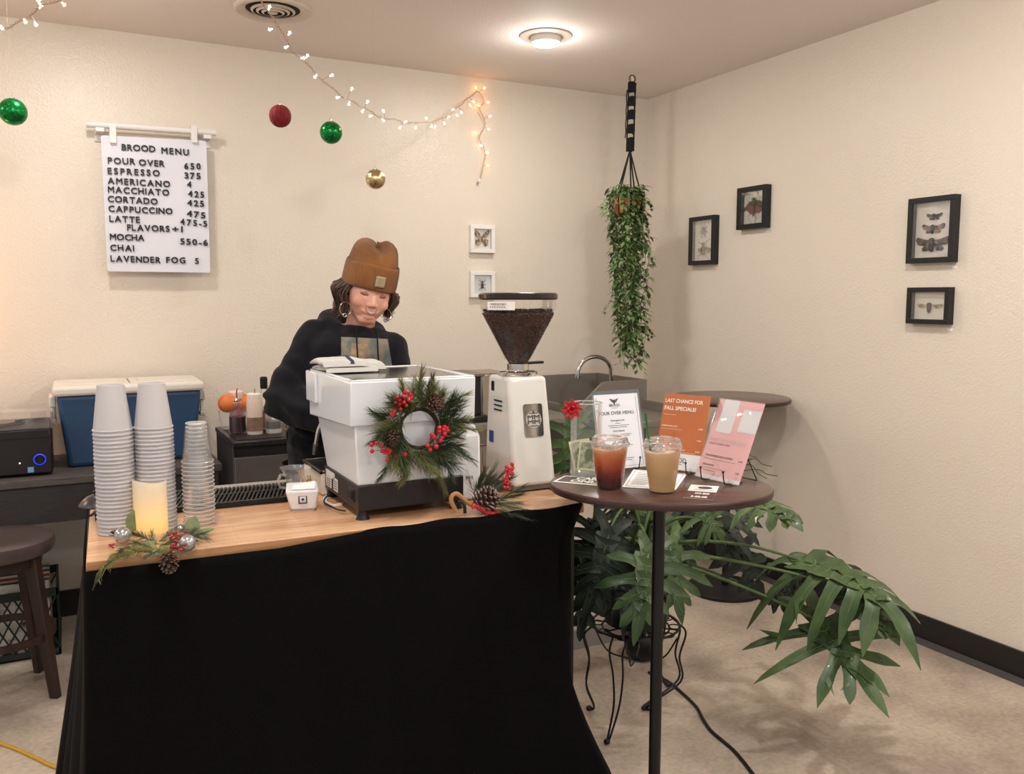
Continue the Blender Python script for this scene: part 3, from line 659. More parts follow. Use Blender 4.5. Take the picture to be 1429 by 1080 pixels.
bottle(356, 605, [(.034, 0), (.036, .008), (.036, .135), (.034, .150), (.028, .165), (.026, .17)], None, None, 'tall bottle of pale cocoa mix standing right of the dark syrup', lambda t: (
    B().lathe([(.033, .014), (.033, .075)], seg=24).make('contents', mat('cocoa', '#a37c66', .5, col2='#80604f', vscale=20), t), B().lathe([(.033, .0751), (.033, .148), (.028, .160)], seg=24).make('foam', mat('cream_foam', '#e3cdbd', .6), t),
    B().lathe([(.033, .0), (.034, .013)], seg=24).make('base', mat('bottle_base_white', '#dcd2cc', .5), t), B().lathe([(.029, .156), (.030, .160), (.030, .176), (.026, .180)], seg=24).make('lid', mat('lid_cream', '#eadfd4', .5), t),
    B().tube([(.004, 0, .178), (.004, 0, .20)], .0018, 6).make('straw', mat('spout_brown', '#5d4038', .3), t)))
bottle(370, 598, [(.030, 0), (.032, .006), (.032, .14), (.016, .17), (.014, .19)], [(.031, .0), (.031, .085)], mat('amber_syrup', '#8a5a3e', .3), 'slim bottle of amber syrup partly behind two others', lambda t: (B().lathe([(.016, .185), (.017, .19), (.017, .235), (.012, .24)], seg=16).make('cap', blackplastic, t)))
bottle(382, 603, [(.034, 0), (.036, .006), (.036, .13), (.030, .155), (.016, .175)], [(.035, .020), (.035, .052)], mat('charcoal_syrup', '#2e2226', .3), 'clear bottle with a small white label and dark syrup near the sleeve', lambda t: (
    B().lathe([(.0345, .0), (.035, .018)], seg=24).make('base', mat('bottle_base_white', '#dcd2cc', .5), t), B().box(.006, .027, -.0385, -.036, .068, .094).make('label', paper, t, smooth=0), B().box(.010, .023, -.0392, -.0385, .084, .087).make('label_print', ink, t, smooth=0), B().box(.010, .023, -.0392, -.0385, .075, .078).make('label_print', ink, t, smooth=0),
    B().lathe([(.017, .172), (.018, .176), (.018, .196), (.013, .20)], seg=16).make('cap', blackplastic, t)), glass=clear('bottle_glass_milky', op=.16, edge=.4))
bottle(404, 599, [(.020, 0), (.022, .004), (.022, .045), (.014, .055)], [(.021, 0), (.021, .035)], mat('honey', '#c08a5a', .3), 'tiny glass bottle of honey by the barista sleeve', lambda t: B().lathe([(.015, .054), (.016, .058), (.014, .070)], seg=14).make('cap', mat('lid_cream', '#eadfd4', .5), t))

# ------------------------------------------------------------ SINK, FAUCET, SMALL STEEL APPLIANCE
t = thing('utility_sink', 'grey stainless utility sink with tall splash guards near the corner', 'sink', (2.7, 4.1, 0))
stl = mat('sink_steel', '#8f8881', .42, .45, bump=.1, bscale=150, stretch=(1, 1, 10))
SX0, SX1, SY0, SY1, ZD = 2.455, 2.885, 3.924, 4.42, .875
B().box(SX1-.018, SX1, SY0, SY1, .66, 1.040).make('back_splash', stl, t, world=True, bevel=.002)
for y in (SY0, SY1-.012):
    B().prism([(SX0, y, .70), (SX1-.018, y, .70), (SX1-.018, y, 1.040), (SX0+.16, y, 1.040), (SX0+.13, y, 1.034), (SX0, y, .925)] if y == SY0 else [(SX0, y, .70), (SX1-.018, y, .70), (SX1-.018, y, 1.040), (SX0+.03, y, 1.040), (SX0, y, 1.015)], (0, .012, 0)).make('side_splash', stl, t, world=True, bevel=.001)
b = B(); b.box(SX0, SX0+.02, SY0+.012, SY1-.012, .62, .90); b.box(SX0+.02, SX1-.018, SY0+.012, SY1-.012, .62, .64); b.make('basin', stl, t, world=True, bevel=.003)
B().box(SX0+.06, SX1+.0, 3.50, SY0, ZD-.035, ZD).make('drainboard', stl, t, world=True, bevel=.004)
B().box(SX1-.018, SX1, 3.50, SY0, ZD, .925).make('low_splash', stl, t, world=True, bevel=.002)
B().cyl((SX0+.22, 4.15, .40), (SX0+.22, 4.15, .62), .05).make('drain_pipe', blackplastic, t, world=True)
for x in (SX0+.03, SX1-.04):
    for y in (3.56, SY1-.06):
        zt = .62 if y > 4 else ZD-.035; B().cyl((x, y, 0), (x, y, zt), .018).make('leg', steel, t, world=True)
fa = P(853, 527, y=4.14); fx = SX1-.05
B().lathe([(.026, ZD-.01), (.026, ZD+.0), (.016, ZD+.02), (.014, ZD+.03)], c=(fx, 4.14, 0), seg=20).make('faucet_base', chrome, t, world=True)
s0 = P(853, 532, y=4.14); s1_ = P(806, 527, y=4.14)
zt = P(830, 496, y=4.14).z; B().box(s0.x-.03, s0.x+.03, 4.11, 4.17, .64, .86).make('faucet_pedestal', stl, t, world=True)
B().tube([(s0.x, 4.14, .86), (s0.x, 4.14, 1.0), (s0.x, 4.14, s0.z)]+[(((s0.x+s1_.x)/2)+(s0.x-s1_.x)/2*math.cos(a), 4.14, zt-.098+.092*math.sin(a)) for a in [k*PI/14 for k in range(1, 14)]]+[(s1_.x, 4.14, s1_.z+.02), (s1_.x, 4.14, s1_.z)], .0125, 14).make('gooseneck_spout', chrome, t, world=True)
B().cyl((s1_.x, 4.14, s1_.z-.002), (s1_.x, 4.14, s1_.z+.012), .015).make('aerator', chrome, t, world=True)

t = thing('steel_prep_table', 'low stainless prep shelf behind the white grinder', 'table', (1.95, 4.1, 0))
B().box(1.62, 2.40, 3.86, 4.42, .84, .868).make('top', stl, t, world=True, bevel=.002)
B().box(1.64, 2.38, 3.88, 4.40, .30, .32).make('lower_shelf', stl, t, world=True, bevel=.002)
for x in (1.65, 2.37):
    for y in (3.9, 4.38): B().cyl((x, y, 0), (x, y, .84), .018).make('leg', steel, t, world=True)
t = thing('toaster_oven', 'small stainless and black countertop appliance behind the grinder', 'appliance', (1.92, 4.08, .868))
b = B(); sg = []
for k in range(9):
    a = k/8*PI/2; sg.append((1.86+.0+.10*0, 0, 0))
prof = [(1.86, .87), (1.97, .87), (2.02, .93), (2.06, 1.02), (2.06, 1.085), (2.03, 1.112), (1.86, 1.112)]
b.prism([(x, 3.94, z) for x, z in prof], (0, .26, 0)); b.make('steel_shell', mat('brushed_shell', '#a59d94', .22, 1), t, world=True, bevel=.012, seg=3)
B().box(1.775, 1.872, 3.95, 4.19, .90, 1.108).make('black_housing', mat('housing_black', '#0e0d0e', .3), t, world=True, bevel=.004)
B().box(1.765, 1.88, 3.93, 4.2, 1.100, 1.113).make('top_plate', steel, t, world=True, bevel=.002)
B().box(1.78, 1.90, 3.90, 4.2, .869, .900).make('drip_base', blackplastic, t, world=True, bevel=.004)

# ------------------------------------------------------------ ROUND BAR TABLES
walnut = mat('walnut_tabletop', '#5a4038', .28, col2='#3b2924', vscale=9, stretch=(1, 9, 1), detail=6, ramp=(.3, .7), coat=.15)
wedge = mat('walnut_edge', '#3a2621', .4)
def bar_table(cx, cy, label, rz, sy=1):
    t = thing('bar_table', label, 'table', (cx, cy, 0), rz)
    B().lathe([(.294, .981), (.296, .984), (.296, .996), (.293, .999)], seg=72, caps=(True, False), sy=sy).make('edge_band', wedge, t)
    B().lathe([(.2935, .982), (.2935, .9992), (.292, 1.0)], seg=72, sy=sy).make('tabletop', walnut, t)
    B().lathe([(.08, .968), (.08, .981)], seg=28).make('mounting_plate', blackmetal, t)
    B().cyl((0, 0, .02), (0, 0, .965), .0165, seg=24).make('pole', blackmetal, t)
    B().lathe([(.192, 0), (.195, .003), (.195, .016), (.190, .020), (.03, .022), (.02, .028)], seg=60).make('base', mat('base_black', '#121214', .45), t)
bar_table(1.399, 1.839, 'round walnut bar table in front holding menus and iced drinks', R(-37.2), .78)
bar_table(2.948, 3.313, 'empty round walnut bar table by the right wall on black disc base', R(-12))

# ------------------------------------------------------------ COUNTER CART AND CLOTH
CA = R(-2.2); CO = Vector((.013, 2.068, 0)); CM = Matrix.Translation(CO) @ Matrix.Rotation(CA, 4, 'Z')
CL, CDp, CZ = 1.262, .595, .92
t = thing('counter_cart', 'butcher block topped counter cart carrying the espresso gear', 'counter', CO, CA)
bb = mat('butcher_block', '#cfa377', .38, coat=.2)
n = bb.node_tree.nodes; L = bb.node_tree.links; tc = n.new('ShaderNodeTexCoord'); mp = n.new('ShaderNodeMapping'); mp.inputs['Scale'].default_value = (1.2, 14, 14); L.new(tc.outputs['Object'], mp.inputs[0])
nt = n.new('ShaderNodeTexNoise'); nt.inputs['Scale'].default_value = 5; nt.inputs['Detail'].default_value = 7; nt.inputs['Distortion'].default_value = .6; L.new(mp.outputs[0], nt.inputs['Vector'])
br = n.new('ShaderNodeTexBrick'); br.inputs['Scale'].default_value = 1; br.inputs['Brick Width'].default_value = .33; br.inputs['Row Height'].default_value = .042; br.inputs['Mortar Size'].default_value = .0006
br.inputs['Color1'].default_value = lin('#d9b592'); br.inputs['Color2'].default_value = lin('#cca27d'); br.inputs['Mortar'].default_value = lin('#b89068'); L.new(tc.outputs['Object'], br.inputs['Vector'])
cr = n.new('ShaderNodeValToRGB'); cr.color_ramp.elements[0].position = .32; cr.color_ramp.elements[1].position = .7; cr.color_ramp.elements[0].color = lin('#d6b593'); cr.color_ramp.elements[1].color = (1, 1, 1, 1); L.new(nt.outputs['Fac'], cr.inputs[0])
mx = n.new('ShaderNodeMix'); mx.data_type = 'RGBA'; mx.blend_type = 'MULTIPLY'; mx.inputs['Factor'].default_value = .75; L.new(br.outputs['Color'], mx.inputs['A']); L.new(cr.outputs[0], mx.inputs['B']); L.new(mx.outputs['Result'], n['Principled BSDF'].inputs['Base Color'])
B().box(0, CL, 0, CDp, CZ-.026, CZ).make('butcher_block_top', bb, t, bevel=.003)
for x in (.04, CL-.04):
    for y in (.04, CDp-.04): B().box(x-.02, x+.02, y-.02, y+.02, 0, CZ-.026).make('leg', blackmetal, t)
for z in (.25, .58): B().box(.04, CL-.04, .04, CDp-.04, z, z+.02).make('shelf', mat('cart_shelf', '#3b332e', .6), t)
# cloth wrapped round left side, front and right side
def cloth_pt(s, v_):
    """s 0..1 along the path, v_ 0 top .. 1 floor"""
    g = .006; path = [(-g, CDp+.02), (-g, -g), (CL+g-.012, -g), (CL+g-.012, CDp)]; seg = [(path[i], path[i+1]) for i in range(3)]
    ln = [math.dist(*q) for q in seg]; tot = sum(ln); d = s*tot; k = 0
    while k < 2 and d > ln[k]: d -= ln[k]; k += 1
    a, b_ = seg[k]; f = d/ln[k]; x = a[0]+(b_[0]-a[0])*f; y = a[1]+(b_[1]-a[1])*f
    nx, ny = ((-1, 0), (0, -1), (1, 0))[k]
    # rounded corners in the normal
    def sm(z): return max(0, min(1, z))
    c = .10
    if k == 0 and ln[0]-d < c: w_ = .5*sm(1-(ln[0]-d)/c); nx, ny = -(1-w_), -w_
    if k == 1 and d < c: w_ = .5*sm(1-d/c); nx, ny = -w_, -(1-w_)
    if k == 1 and ln[1]-d < c: w_ = .5*sm(1-(ln[1]-d)/c); nx, ny = w_, -(1-w_)
    if k == 2 and d < c: w_ = .5*sm(1-d/c); nx, ny = 1-w_, -w_
    amp = {0: .018, 1: .010, 2: .016}[k]
    fl = v_**1.25*amp*(1.2+math.sin(d*{0: 46, 1: 17, 2: 40}[k]+1.3*k+1.1*v_)+.5*math.sin(d*31+2*v_+k))
    side = 0
    if k == 0: side = .095*v_**1.2*(1-.7*f)+.010*abs(math.sin(d*24))*v_
    if k == 2 or (k == 1 and f > .75): side = (.10*max(0, v_-.5)**1.6*4*(.4 if k == 2 else max(0, (f-.75)/.25)))
    tuck = 0
    if v_ < .03: tuck = 0
    off = .002+fl+side
    if k == 1 and f > .97: off -= .018*math.sin(PI*min(1, v_/.35))*(1 if v_ < .35 else 0)
    px_, py_ = x+nx*off, y+ny*off
    if k == 1 and f > .75: px_ += .115*max(0, (f-.75)/.25)*max(0, v_-.42)**1.5*1.6-.018*((f-.75)/.25)*math.sin(PI*min(1, v_*1.9))
    if k >= 1 and (k == 2 or f > .9): px_ -= .040*(1 if k == 2 else (f-.9)/.1)*sm(v_/.10)*(1-sm((v_-.55)/.3))
    # top edge: below the board at the left, up over its face from the middle on
    u = x/CL; ztop = CZ-.0195
    if k == 1: ztop += .022*sm((u-.33)/.22)**1.0+ (.003*math.sin(u*40) if u > .5 else 0)
    if k == 2: ztop = CZ+.002
    if k == 0: ztop = CZ-.004-.022*sm(f*4-3)
    z = ztop*(1-v_)+.004*v_+.004*math.sin(d*9)*v_*(1-v_)
    return Vector((px_, py_, z))
clothm = mat('black_cotton_cloth', '#050405', .85, spec=.12, bump=.15, bscale=500, sheen=.02)
o = B().grid(cloth_pt, 150, 34).make('cloth', clothm, None, smooth=180, xf=CM)
o.name = 'table_cloth'; tag(o, 'black cloth draped round the front and sides of the counter', 'cloth')
o.modifiers.new('solid', 'SOLIDIFY').thickness = .0012
def CW(x, y, z=CZ): return CM @ Vector((x, y, z))

# black slotted drip mat along the back edge
t = thing('drip_mat', 'black slotted drip grate along the back edge of the counter', 'drip grate', CW(.27, .48), CA)
b = B(); x0, x1, y0, y1 = -.255, .29, -.105, .115
for q in ((x0, x1, y0, y0+.012), (x0, x1, y1-.010, y1), (x0, x0+.008, y0, y1), (x1-.008, x1, y0, y1), (x0, x1, .002, .010)): b.box(q[0], q[1], q[2], q[3], .001, .016)
b.make('frame', blackmetal, t, bevel=.001)
b = B()
for k in range(46):
    x = x0+.012+k*(x1-x0-.024)/45; b.box(x-.0028, x+.0028, y0+.01, y1-.008, .010, .015, Matrix.Translation((x, 0, 0)) @ Matrix.Rotation(R(-14), 4, 'Z') @ Matrix.Translation((-x, 0, 0)))
b.make('slats', mat('grate_slat', '#1a1818', .6), t, smooth=0, kind='stuff')
B().box(x0, x1, y0, y1, .001, .003).make('tray', blackmetal, t, smooth=0)
t = B().cyl(CW(.33, .588, CZ+.011), CW(.56, .588, CZ+.011), .010, seg=12).make('rail', mat('grey_rail', '#a8a29b', .35), None); t.name = 'metal_tube'; tag(t, 'light grey metal tube lying behind the drip grate', 'tube')

# ------------------------------------------------------------ CUP STACKS
cupm = mat('paper_cup_white', '#bdbabc', .5)
def cup_mesh(r0, r1, h, m, thick=.0008, roll=.0022, ridge=None):
    b = B(); pr = [(r0-.001, .002), (r0, 0), ]  # built upside down: mouth at z=0 (rolled rim), base at top
    pr = [(r1-roll*.2, .0), (r1+roll*.8, .0006), (r1+roll, roll), (r1+roll*.7, roll*2), (r1-.0002, roll*2.2), (r0, h), (r0-.003, h+.0004), (r0-.0035, h-.006), (.0, h-.006)]
    b.lathe(pr[:-1], seg=36, caps=(False, True)); bmesh.ops.recalc_face_normals(b.bm, faces=b.bm.faces)
    me = bpy.data.meshes.new('cup'); b.bm.to_mesh(me); b.bm.free(); me.materials.append(m); return me
me_p = cup_mesh(.0310, .0445, .112, cupm)
ORD = ['first', 'second', 'third', 'fourth', 'fifth', 'sixth', 'seventh', 'eighth', 'ninth', 'tenth', 'eleventh', 'twelfth', 'thirteenth', 'fourteenth', 'fifteenth', 'sixteenth', 'seventeenth', 'eighteenth', 'nineteenth', 'twentieth']+['twenty-'+q for q in ('first', 'second', 'third', 'fourth', 'fifth', 'sixth', 'seventh', 'eighth')]
def stack(pxx, pyy, n, pitch, me, name, label, labeltop, group, r=None, z0=CZ, Z=None, dx=.0006):
    c = P(pxx, pyy, z=z0); random.seed(int(pxx))
    for k in range(n):
        o = link(name, me, None, None, smooth=45 if k == 0 else 0); o.location = (c.x+random.uniform(-1, 1)*dx, c.y+random.uniform(-1, 1)*dx, z0+.0005+k*pitch); o.rotation_euler = (0, 0, random.uniform(0, 6))
        i_ = n-1-k; tag(o, labeltop if i_ == 0 else label+', '+ORD[i_]+' from the top', 'cup', group)
    return c
stack(164.5, 742, 27, .0098, me_p, 'paper_cup', 'white paper cup of the leftmost stack', 'topmost inverted paper cup of the leftmost tall stack', 'paper cups in the left stack')
stack(220.5, 736, 27, .0098, me_p, 'paper_cup', 'white paper cup of the stack behind the candle', 'topmost inverted paper cup of the stack behind the candle', 'paper cups in the stack behind the candle')
clearcup = clear('clear_cup_plastic', tint=(1, 1, 1, 1), op=.022, edge=.22, rough=.10); cuprim = clear('clear_cup_rim', tint=(1, 1, 1, 1), op=.40, edge=.9, rough=.10)  # cuprim is whiter, painting in the highlights along the rims
def clear_cup():
    b = B(); b.mi = 1; b.lathe([(.0375, 0), (.0395, .0006), (.0400, .0016), (.0393, .0028), (.0380, .0030)], seg=36, caps=(False, False)); b.mi = 0
    b.lathe([(.0380, .0030), (.0368, .018), (.0352, .020), (.0345, .030), (.0282, .085), (.0272, .088), (.0262, .100)], seg=36, caps=(False, False)); b.mi = 1
    b.lathe([(.0264, .0985), (.0258, .1005), (.0235, .1003), (.0225, .096), (.002, .096)], seg=36, caps=(False, True))
    me = bpy.data.meshes.new('cup'); b.bm.to_mesh(me); b.bm.free(); me.materials.append(clearcup); me.materials.append(cuprim); return me
me_c = clear_cup()
stack(279, 733, 17, .0103, me_c, 'plastic_cup', 'clear plastic cup of the right hand stack', 'topmost inverted clear plastic cup right of the paper stacks', 'clear cups in the right hand stack')
SC.cycles.transparent_max_bounces = 64

# ------------------------------------------------------------ greenery helpers
def needle(b, p, d, ln, wd):
    """one pine needle: a thin three sided spike"""
    u, v_ = frame_from(d); a = [b.bm.verts.new(p+u*wd), b.bm.verts.new(p-u*wd*.5+v_*wd*.87), b.bm.verts.new(p-u*wd*.5-v_*wd*.87)]
    m_ = p+d*ln*.55+Vector((0, 0, -ln*.03)); c = [b.bm.verts.new(m_+(q.co-p)*.8) for q in a]; t = b.bm.verts.new(p+d*ln+Vector((0, 0, -ln*.08)))
    for i in range(3): j = (i+1) % 3; b.face([a[i], a[j], c[j], c[i]]); b.face([c[i], c[j], t])
def sprig(b, p0, p1, n, ln, spread=.8, wd=.0006, fwd=.6, curve=None):
    p0, p1 = Vector(p0), Vector(p1); ax = (p1-p0).normalized(); u, v_ = frame_from(ax)
    for i in range(n):
        t = random.random(); p = p0.lerp(p1, t); a = random.uniform(0, 2*PI)
        d = (ax*(fwd+random.uniform(-.2, .4)+t*.6)+(u*math.cos(a)+v_*math.sin(a))*spread*(1-.35*t)).normalized()
        needle(b, p, d, ln*random.uniform(.7, 1.1), wd)
def pinecone(name, parent, c, axis, r, h, tipm=None, world=True, n=46):
    b = B(); ax = Vector(axis).normalized(); u, v_ = frame_from(ax); c = Vector(c)
    b.tube([c, c+ax*h*.9], [r*.35, r*.2], 8)
    for i in range(n):
        t = (i+.5)/n; a = i*2.39996; rad = r*(math.sin(PI*(.16+.80*t))**.7); p = c+ax*h*t
        out = (u*math.cos(a)+v_*math.sin(a)); tan = ax.cross(out)
        d = (out*(1.0-.4*t)+ax*(.15+.7*t)).normalized(); L_ = rad*.78; w_ = r*.30
        base = p+out*rad*.25; tip = base+d*L_; nrm = d.cross(tan).normalized()*r*.045
        b.mi = 0; q = [base-tan*w_*.35, base+tan*w_*.35, tip+tan*w_*.6-d*L_*.15, tip, tip-tan*w_*.6-d*L_*.15]
        b.prism(q, nrm*1.6)
        b.mi = 1; b.prism([tip-d*L_*.20+tan*w_*.45+nrm*1.7, tip+d*L_*.02+nrm*1.7, tip-d*L_*.20-tan*w_*.45+nrm*1.7], nrm*1.2)
    b.mi = 0
    return b.make(name, [cone_brown, tipm or cone_tip], parent, world=world, smooth=0)
def berries(parent, pts, r=.0052, name='berry_cluster', m=None, stem=None):
    b = B()
    for p in pts: b.ball(p, r*random.uniform(.85, 1.1), 10, 7)
    o = b.make(name, m or berry_red, parent, world=True, smooth=180)
    if stem is not None:
        b = B()
        for p in pts: b.tube([stem, Vector(stem).lerp(Vector(p), .6)+Vector((0, -.003, .002)), p], .0006, 4)
        b.make('berry_stem', mat('berry_stem', '#5a3322', .6), parent, world=True)
    return o
def leaf_oval(b, p, d, ln, wd, up=(0, 0, 1), fold=.15, n=5, droop=.12):
    p = Vector(p); d = Vector(d).normalized(); s = d.cross(Vector(up))
    if s.length < .05: s = d.cross(Vector((1, 0, 0)))
    s.normalize(); nn = s.cross(d); Lp, Rp, Cp = [], [], []
    for i in range(n+1):
        t = i/n; w_ = wd*math.sin(PI*min(.98, t**.75*.97+.02)); c = p+d*ln*t-Vector((0, 0, 1))*droop*ln*t*t
        Cp.append(c); Lp.append(c+s*w_+nn*w_*fold); Rp.append(c-s*w_+nn*w_*fold)
    a, c, e = b.vs(Lp), b.vs(Cp), b.vs(Rp)
    for i in range(n): b.face([a[i], c[i], c[i+1], a[i+1]]); b.face([c[i], e[i], e[i+1], c[i+1]])

# ------------------------------------------------------------ CANDLE AND CANDLE RING
cc = P(211.5, 741, z=CZ); cc.z = CZ
wax = ramp_z(mat('candle_wax', '#f0dfb8', .45, estr=0), [(0, '#e8c98a'), (.12, '#efe0c4'), (.142, '#f0e6d6')])
wax_n = wax.node_tree.nodes['Principled BSDF']; ramp_z(wax, [(0, (.80, .42, .08, 1)), (.035, (1.0, .55, .10, 1)), (.075, (.50, .26, .06, 1)), (.105, (.16, .10, .04, 1)), (.145, (.05, .035, .02, 1))], slot='Emission Color'); wax_n.inputs['Emission Strength'].default_value = .36
t = thing('led_candle', 'glowing ivory pillar candle in front of the paper cup stacks', 'candle', cc)
R_ = .0400
b = B(); b.grid(lambda u, v_: Vector((R_*math.cos(2*PI*u), R_*math.sin(2*PI*u), v_*(.131+.004*math.sin(4*PI*u+.6)))), 48, 10, closed_u=True); b.grid(lambda u, v_: Vector(((R_-.005*v_)*math.cos(2*PI*u), (R_-.005*v_)*math.sin(2*PI*u), (.131+.004*math.sin(4*PI*u+.6))-.012*v_*v_)), 48, 3, closed_u=True)
b.lathe([(R_-.005, .1195), (.012, .110), (.002, .109)], seg=48, caps=(False, True)); b.make('wax_pillar', wax, t)
B().lathe([(.004, .108), (.005, .112), (.001, .124)], seg=10).make('flame_tip', mat('led_flame', '#ffd9a0', .4, emit='#ffc070', estr=1.5), t)
random.seed(21)
t = thing('candle_garland', 'pine, berry and silver ball candle ring round the glowing candle', 'garland', (cc.x, cc.y, CZ))
def G(a, b_, h=.012): return P(a, b_, z=CZ+h)
pick = [G(175, 765), G(190, 768), G(208, 769), G(228, 768), G(247, 764), G(262, 757)]
B().tube(catmull(pick, 4), .0028, 6).make('wire_stem', mat('brown_stem', '#5b4a35', .7), t, world=True)
gold_sprig = mat('gold_cedar', '#a8a060', .5, col2='#7f8450', vscale=60)
b = B(); sprig(b, G(240, 768, .014), G(185, 766, .016), 230, .016, .55, .0007, .3); sprig(b, G(200, 766, .014), G(160, 776, .010), 150, .024, .9, .0006, .3); b.make('light_pine_sprig', gold_sprig, t, world=True, smooth=0)
b = B()
p0 = G(180, 770, .012); 
for k in range(9):
    q = p0+Vector((-.035-.004*k, -.012+.004*math.sin(k), .002-.005*k)); b.tube([p0, p0.lerp(q, .5)+Vector((0, 0, .004)), q, q+Vector((-.010, -.004, -.012-.003*k))], [.0012, .0011, .0009, .0004], 4)
q = P(166, 783, y=2.035); b.tube([P(182, 773, z=CZ+.012), P(168, 778, y=2.04), P(150, 790, y=2.03), P(140, 806, y=2.03), P(136, 813, y=2.032)], [.0013, .0012, .0010, .0007, .0003], 5)
for k in range(40):
    f = random.random(); q = P(182-46*f, 773+38*f*f, y=2.045-.012*f); needle(b, q, Vector((random.uniform(-1, .3), random.uniform(-.5, .5), random.uniform(-1, .4))).normalized(), .014, .0006)
b.make('trailing_cedar', mat('cedar_olive', '#6f7448', .5, col2='#4f5a38', vscale=50), t, world=True, smooth=0)
b = B(); 
for a_ in ((215, 758, 195, 745), (215, 760, 236, 745), (212, 764, 190, 757), (222, 762, 244, 755), (214, 758, 212, 742), (262, 748, 290, 752), (262, 748, 284, 744), (258, 745, 262, 728), (255, 748, 275, 755), (205, 750, 178, 742), (235, 765, 258, 770), (228, 752, 244, 738), (190, 760, 168, 768), (222, 768, 205, 776), (250, 752, 272, 738)): sprig(b, G(a_[0], a_[1], .014), G(a_[2], a_[3], .024), 70, .030, .55, .0005, .6)
b.make('pine_needles', mat('frosted_pine', '#59684f', .5, col2='#39452f', vscale=30), t, world=True, smooth=0)
eu = mat('eucalyptus_leaf', '#7f8a5e', .45, col2='#5d6a48', vscale=40)
for lv in range(5):
  b = B(); lvs = (lambda: leaf_oval(b, G(186, 742, .008), Vector((.03, .04, 1)), .062, .018, up=(.2, 1, 0)), lambda: leaf_oval(b, G(266, 745, .006), Vector((.3, .3, 1)), .050, .019, up=(.2, 1, 0)), lambda: leaf_oval(b, G(272, 747, .008), Vector((1, .15, .30)), .050, .011, up=(0, -.5, 1)), lambda: leaf_oval(b, G(200, 760, .015), Vector((1, -.1, .06)), .035, .010, up=(0, -.5, 1)), lambda: leaf_oval(b, G(230, 769, .012), Vector((-1, -.1, .05)), .034, .011, up=(0, -.5, 1))); lvs[lv](); b.make('leaf', eu, t, world=True)
bl = glitter('silver_glitter', '#cfd3d3', '#8b9392', .25, .75)
for (a, b_, r) in ((171, 747, .0195), (262, 757.5, .0190), (252, 738, .011)):
    c = G(a, b_, r+.004); o = B().ball(c, r, 22, 14).make('silver_ball', bl, t, world=True, smooth=180)
berries(t, [G(246+random.uniform(-13, 16), 758+random.uniform(-16, 12), .012+random.uniform(0, .022)) for _ in range(46)], .0036, m=mat('dark_red_berry', '#8f1020', .25, coat=.4))
berries(t, [G(156+random.uniform(-3, 3), 762+random.uniform(-3, 3), .006) for _ in range(6)], .003, m=mat('dark_red_berry', '#8f1020', .25))
b = B()
for k in range(26):
    a = random.uniform(0, PI*2); p = G(163, 748, .02); d = Vector((math.cos(a), .3*math.sin(a), abs(math.sin(a))+.2)).normalized(); b.tube([p, p+d*.018], [.002, .0007], 4)
b.make('brown_bract', cone_brown, t, world=True, smooth=0)
pinecone('pinecone', t, P(235, 770, y=2.035), (0, -.18, -1), .024, .044, mat('pale_tip', '#b7a48e', .7))

# ------------------------------------------------------------ CARD READER STAND, GLASS CREAMER
cen = P(422, 708, z=CZ); cen.z = CZ
t = thing('card_reader', 'white boxy card reader with black square logo on the counter', 'card reader', cen, R(-14))
wr = mat('reader_white', '#e6e4e6', .35)
b = B(); b.hexa([Vector(q) for q in ((-.030, -.042, .002), (.038, -.042, .002), (.036, .030, .002), (-.034, .030, .002), (-.044, -.048, .058), (.046, -.048, .058), (.044, .034, .066), (-.044, .034, .066))]); b.make('body', wr, t, bevel=.007, seg=3)
b = B(); b.box(-.034, .030, -.045, .0, .050, .052, Matrix.Rotation(0, 4, 'X')); b.hexa([Vector(q) for q in ((-.028, -.044, .060), (.036, -.044, .060), (.034, -.034, .062), (-.026, -.034, .062), (-.022, -.030, .072), (.036, -.030, .079), (.036, -.024, .079), (-.022, -.024, .072))]); b.make('card_slot_top', wr, t, bevel=.002)
b = B(); b.box(-.033, .032, -.040, .026, -.0, .003); b.make('base', mat('reader_grey', '#9d9a9d', .5), t)
lg = B(); FM = Matrix.Translation((.002, -.0462, .033)) @ Matrix.Rotation(R(-6.1), 4, 'X')
for q in ((-.0115, .0115, .0085, .0115), (-.0115, .0115, -.0115, -.0085), (-.0115, -.0085, -.0086, .0086), (.0085, .0115, -.0086, .0086), (-.003, .003, -.003, .003)): lg.box(q[0], q[1], -.0012, .0006, q[2], q[3], FM)
lg.make('logo', ink, t, bevel=.0004)
cg = P(413, 688, z=CZ); cg.z = CZ
t = thing('glass_creamer', 'scalloped clear glass creamer with handle behind the card reader', 'glass jar', cg)
cgl = clear('creamer_glass', tint=(1, .98, .93, 1), op=.22, edge=.45, rough=.08)
b = B(); b.grid(lambda u, v_: (lambda r: Vector((r*math.cos(2*PI*u), r*math.sin(2*PI*u), .004+.074*v_)))((.026+.010*max(0, v_-.5)**1.2*2.6+.0022*abs(math.sin(6*PI*u))*(1+v_)+(.006*v_**6 if True else 0))), 72, 12, closed_u=True)
b.lathe([(.026, .004), (.012, .001), (.001, .001)], seg=40, caps=(False, False)); b.lathe([(.024, .006), (.024, .010), (.001, .010)], seg=40, caps=(False, True)); b.make('jar', cgl, t)
B().tube([Vector((-.026, -.004, .058)), Vector((-.046, -.008, .060)), Vector((-.054, -.010, .044)), Vector((-.048, -.008, .024)), Vector((-.026, -.004, .018))], .0042, 8).make('handle', cgl, t)
gold = mat('gold_wire', '#c79a4a', .25, 1)
gx = P(433, 676, z=CZ+.01); t = thing('coiled_whisk', 'small gold coiled spring tool between the creamer and machine tray', 'utensil', (gx.x, gx.y, CZ))
B().tube([(k*.0010, .008*math.sin(k*.9), .030+.008*math.cos(k*.9)) for k in range(-22, 24)], .0011, 5).make('coil', gold, t)
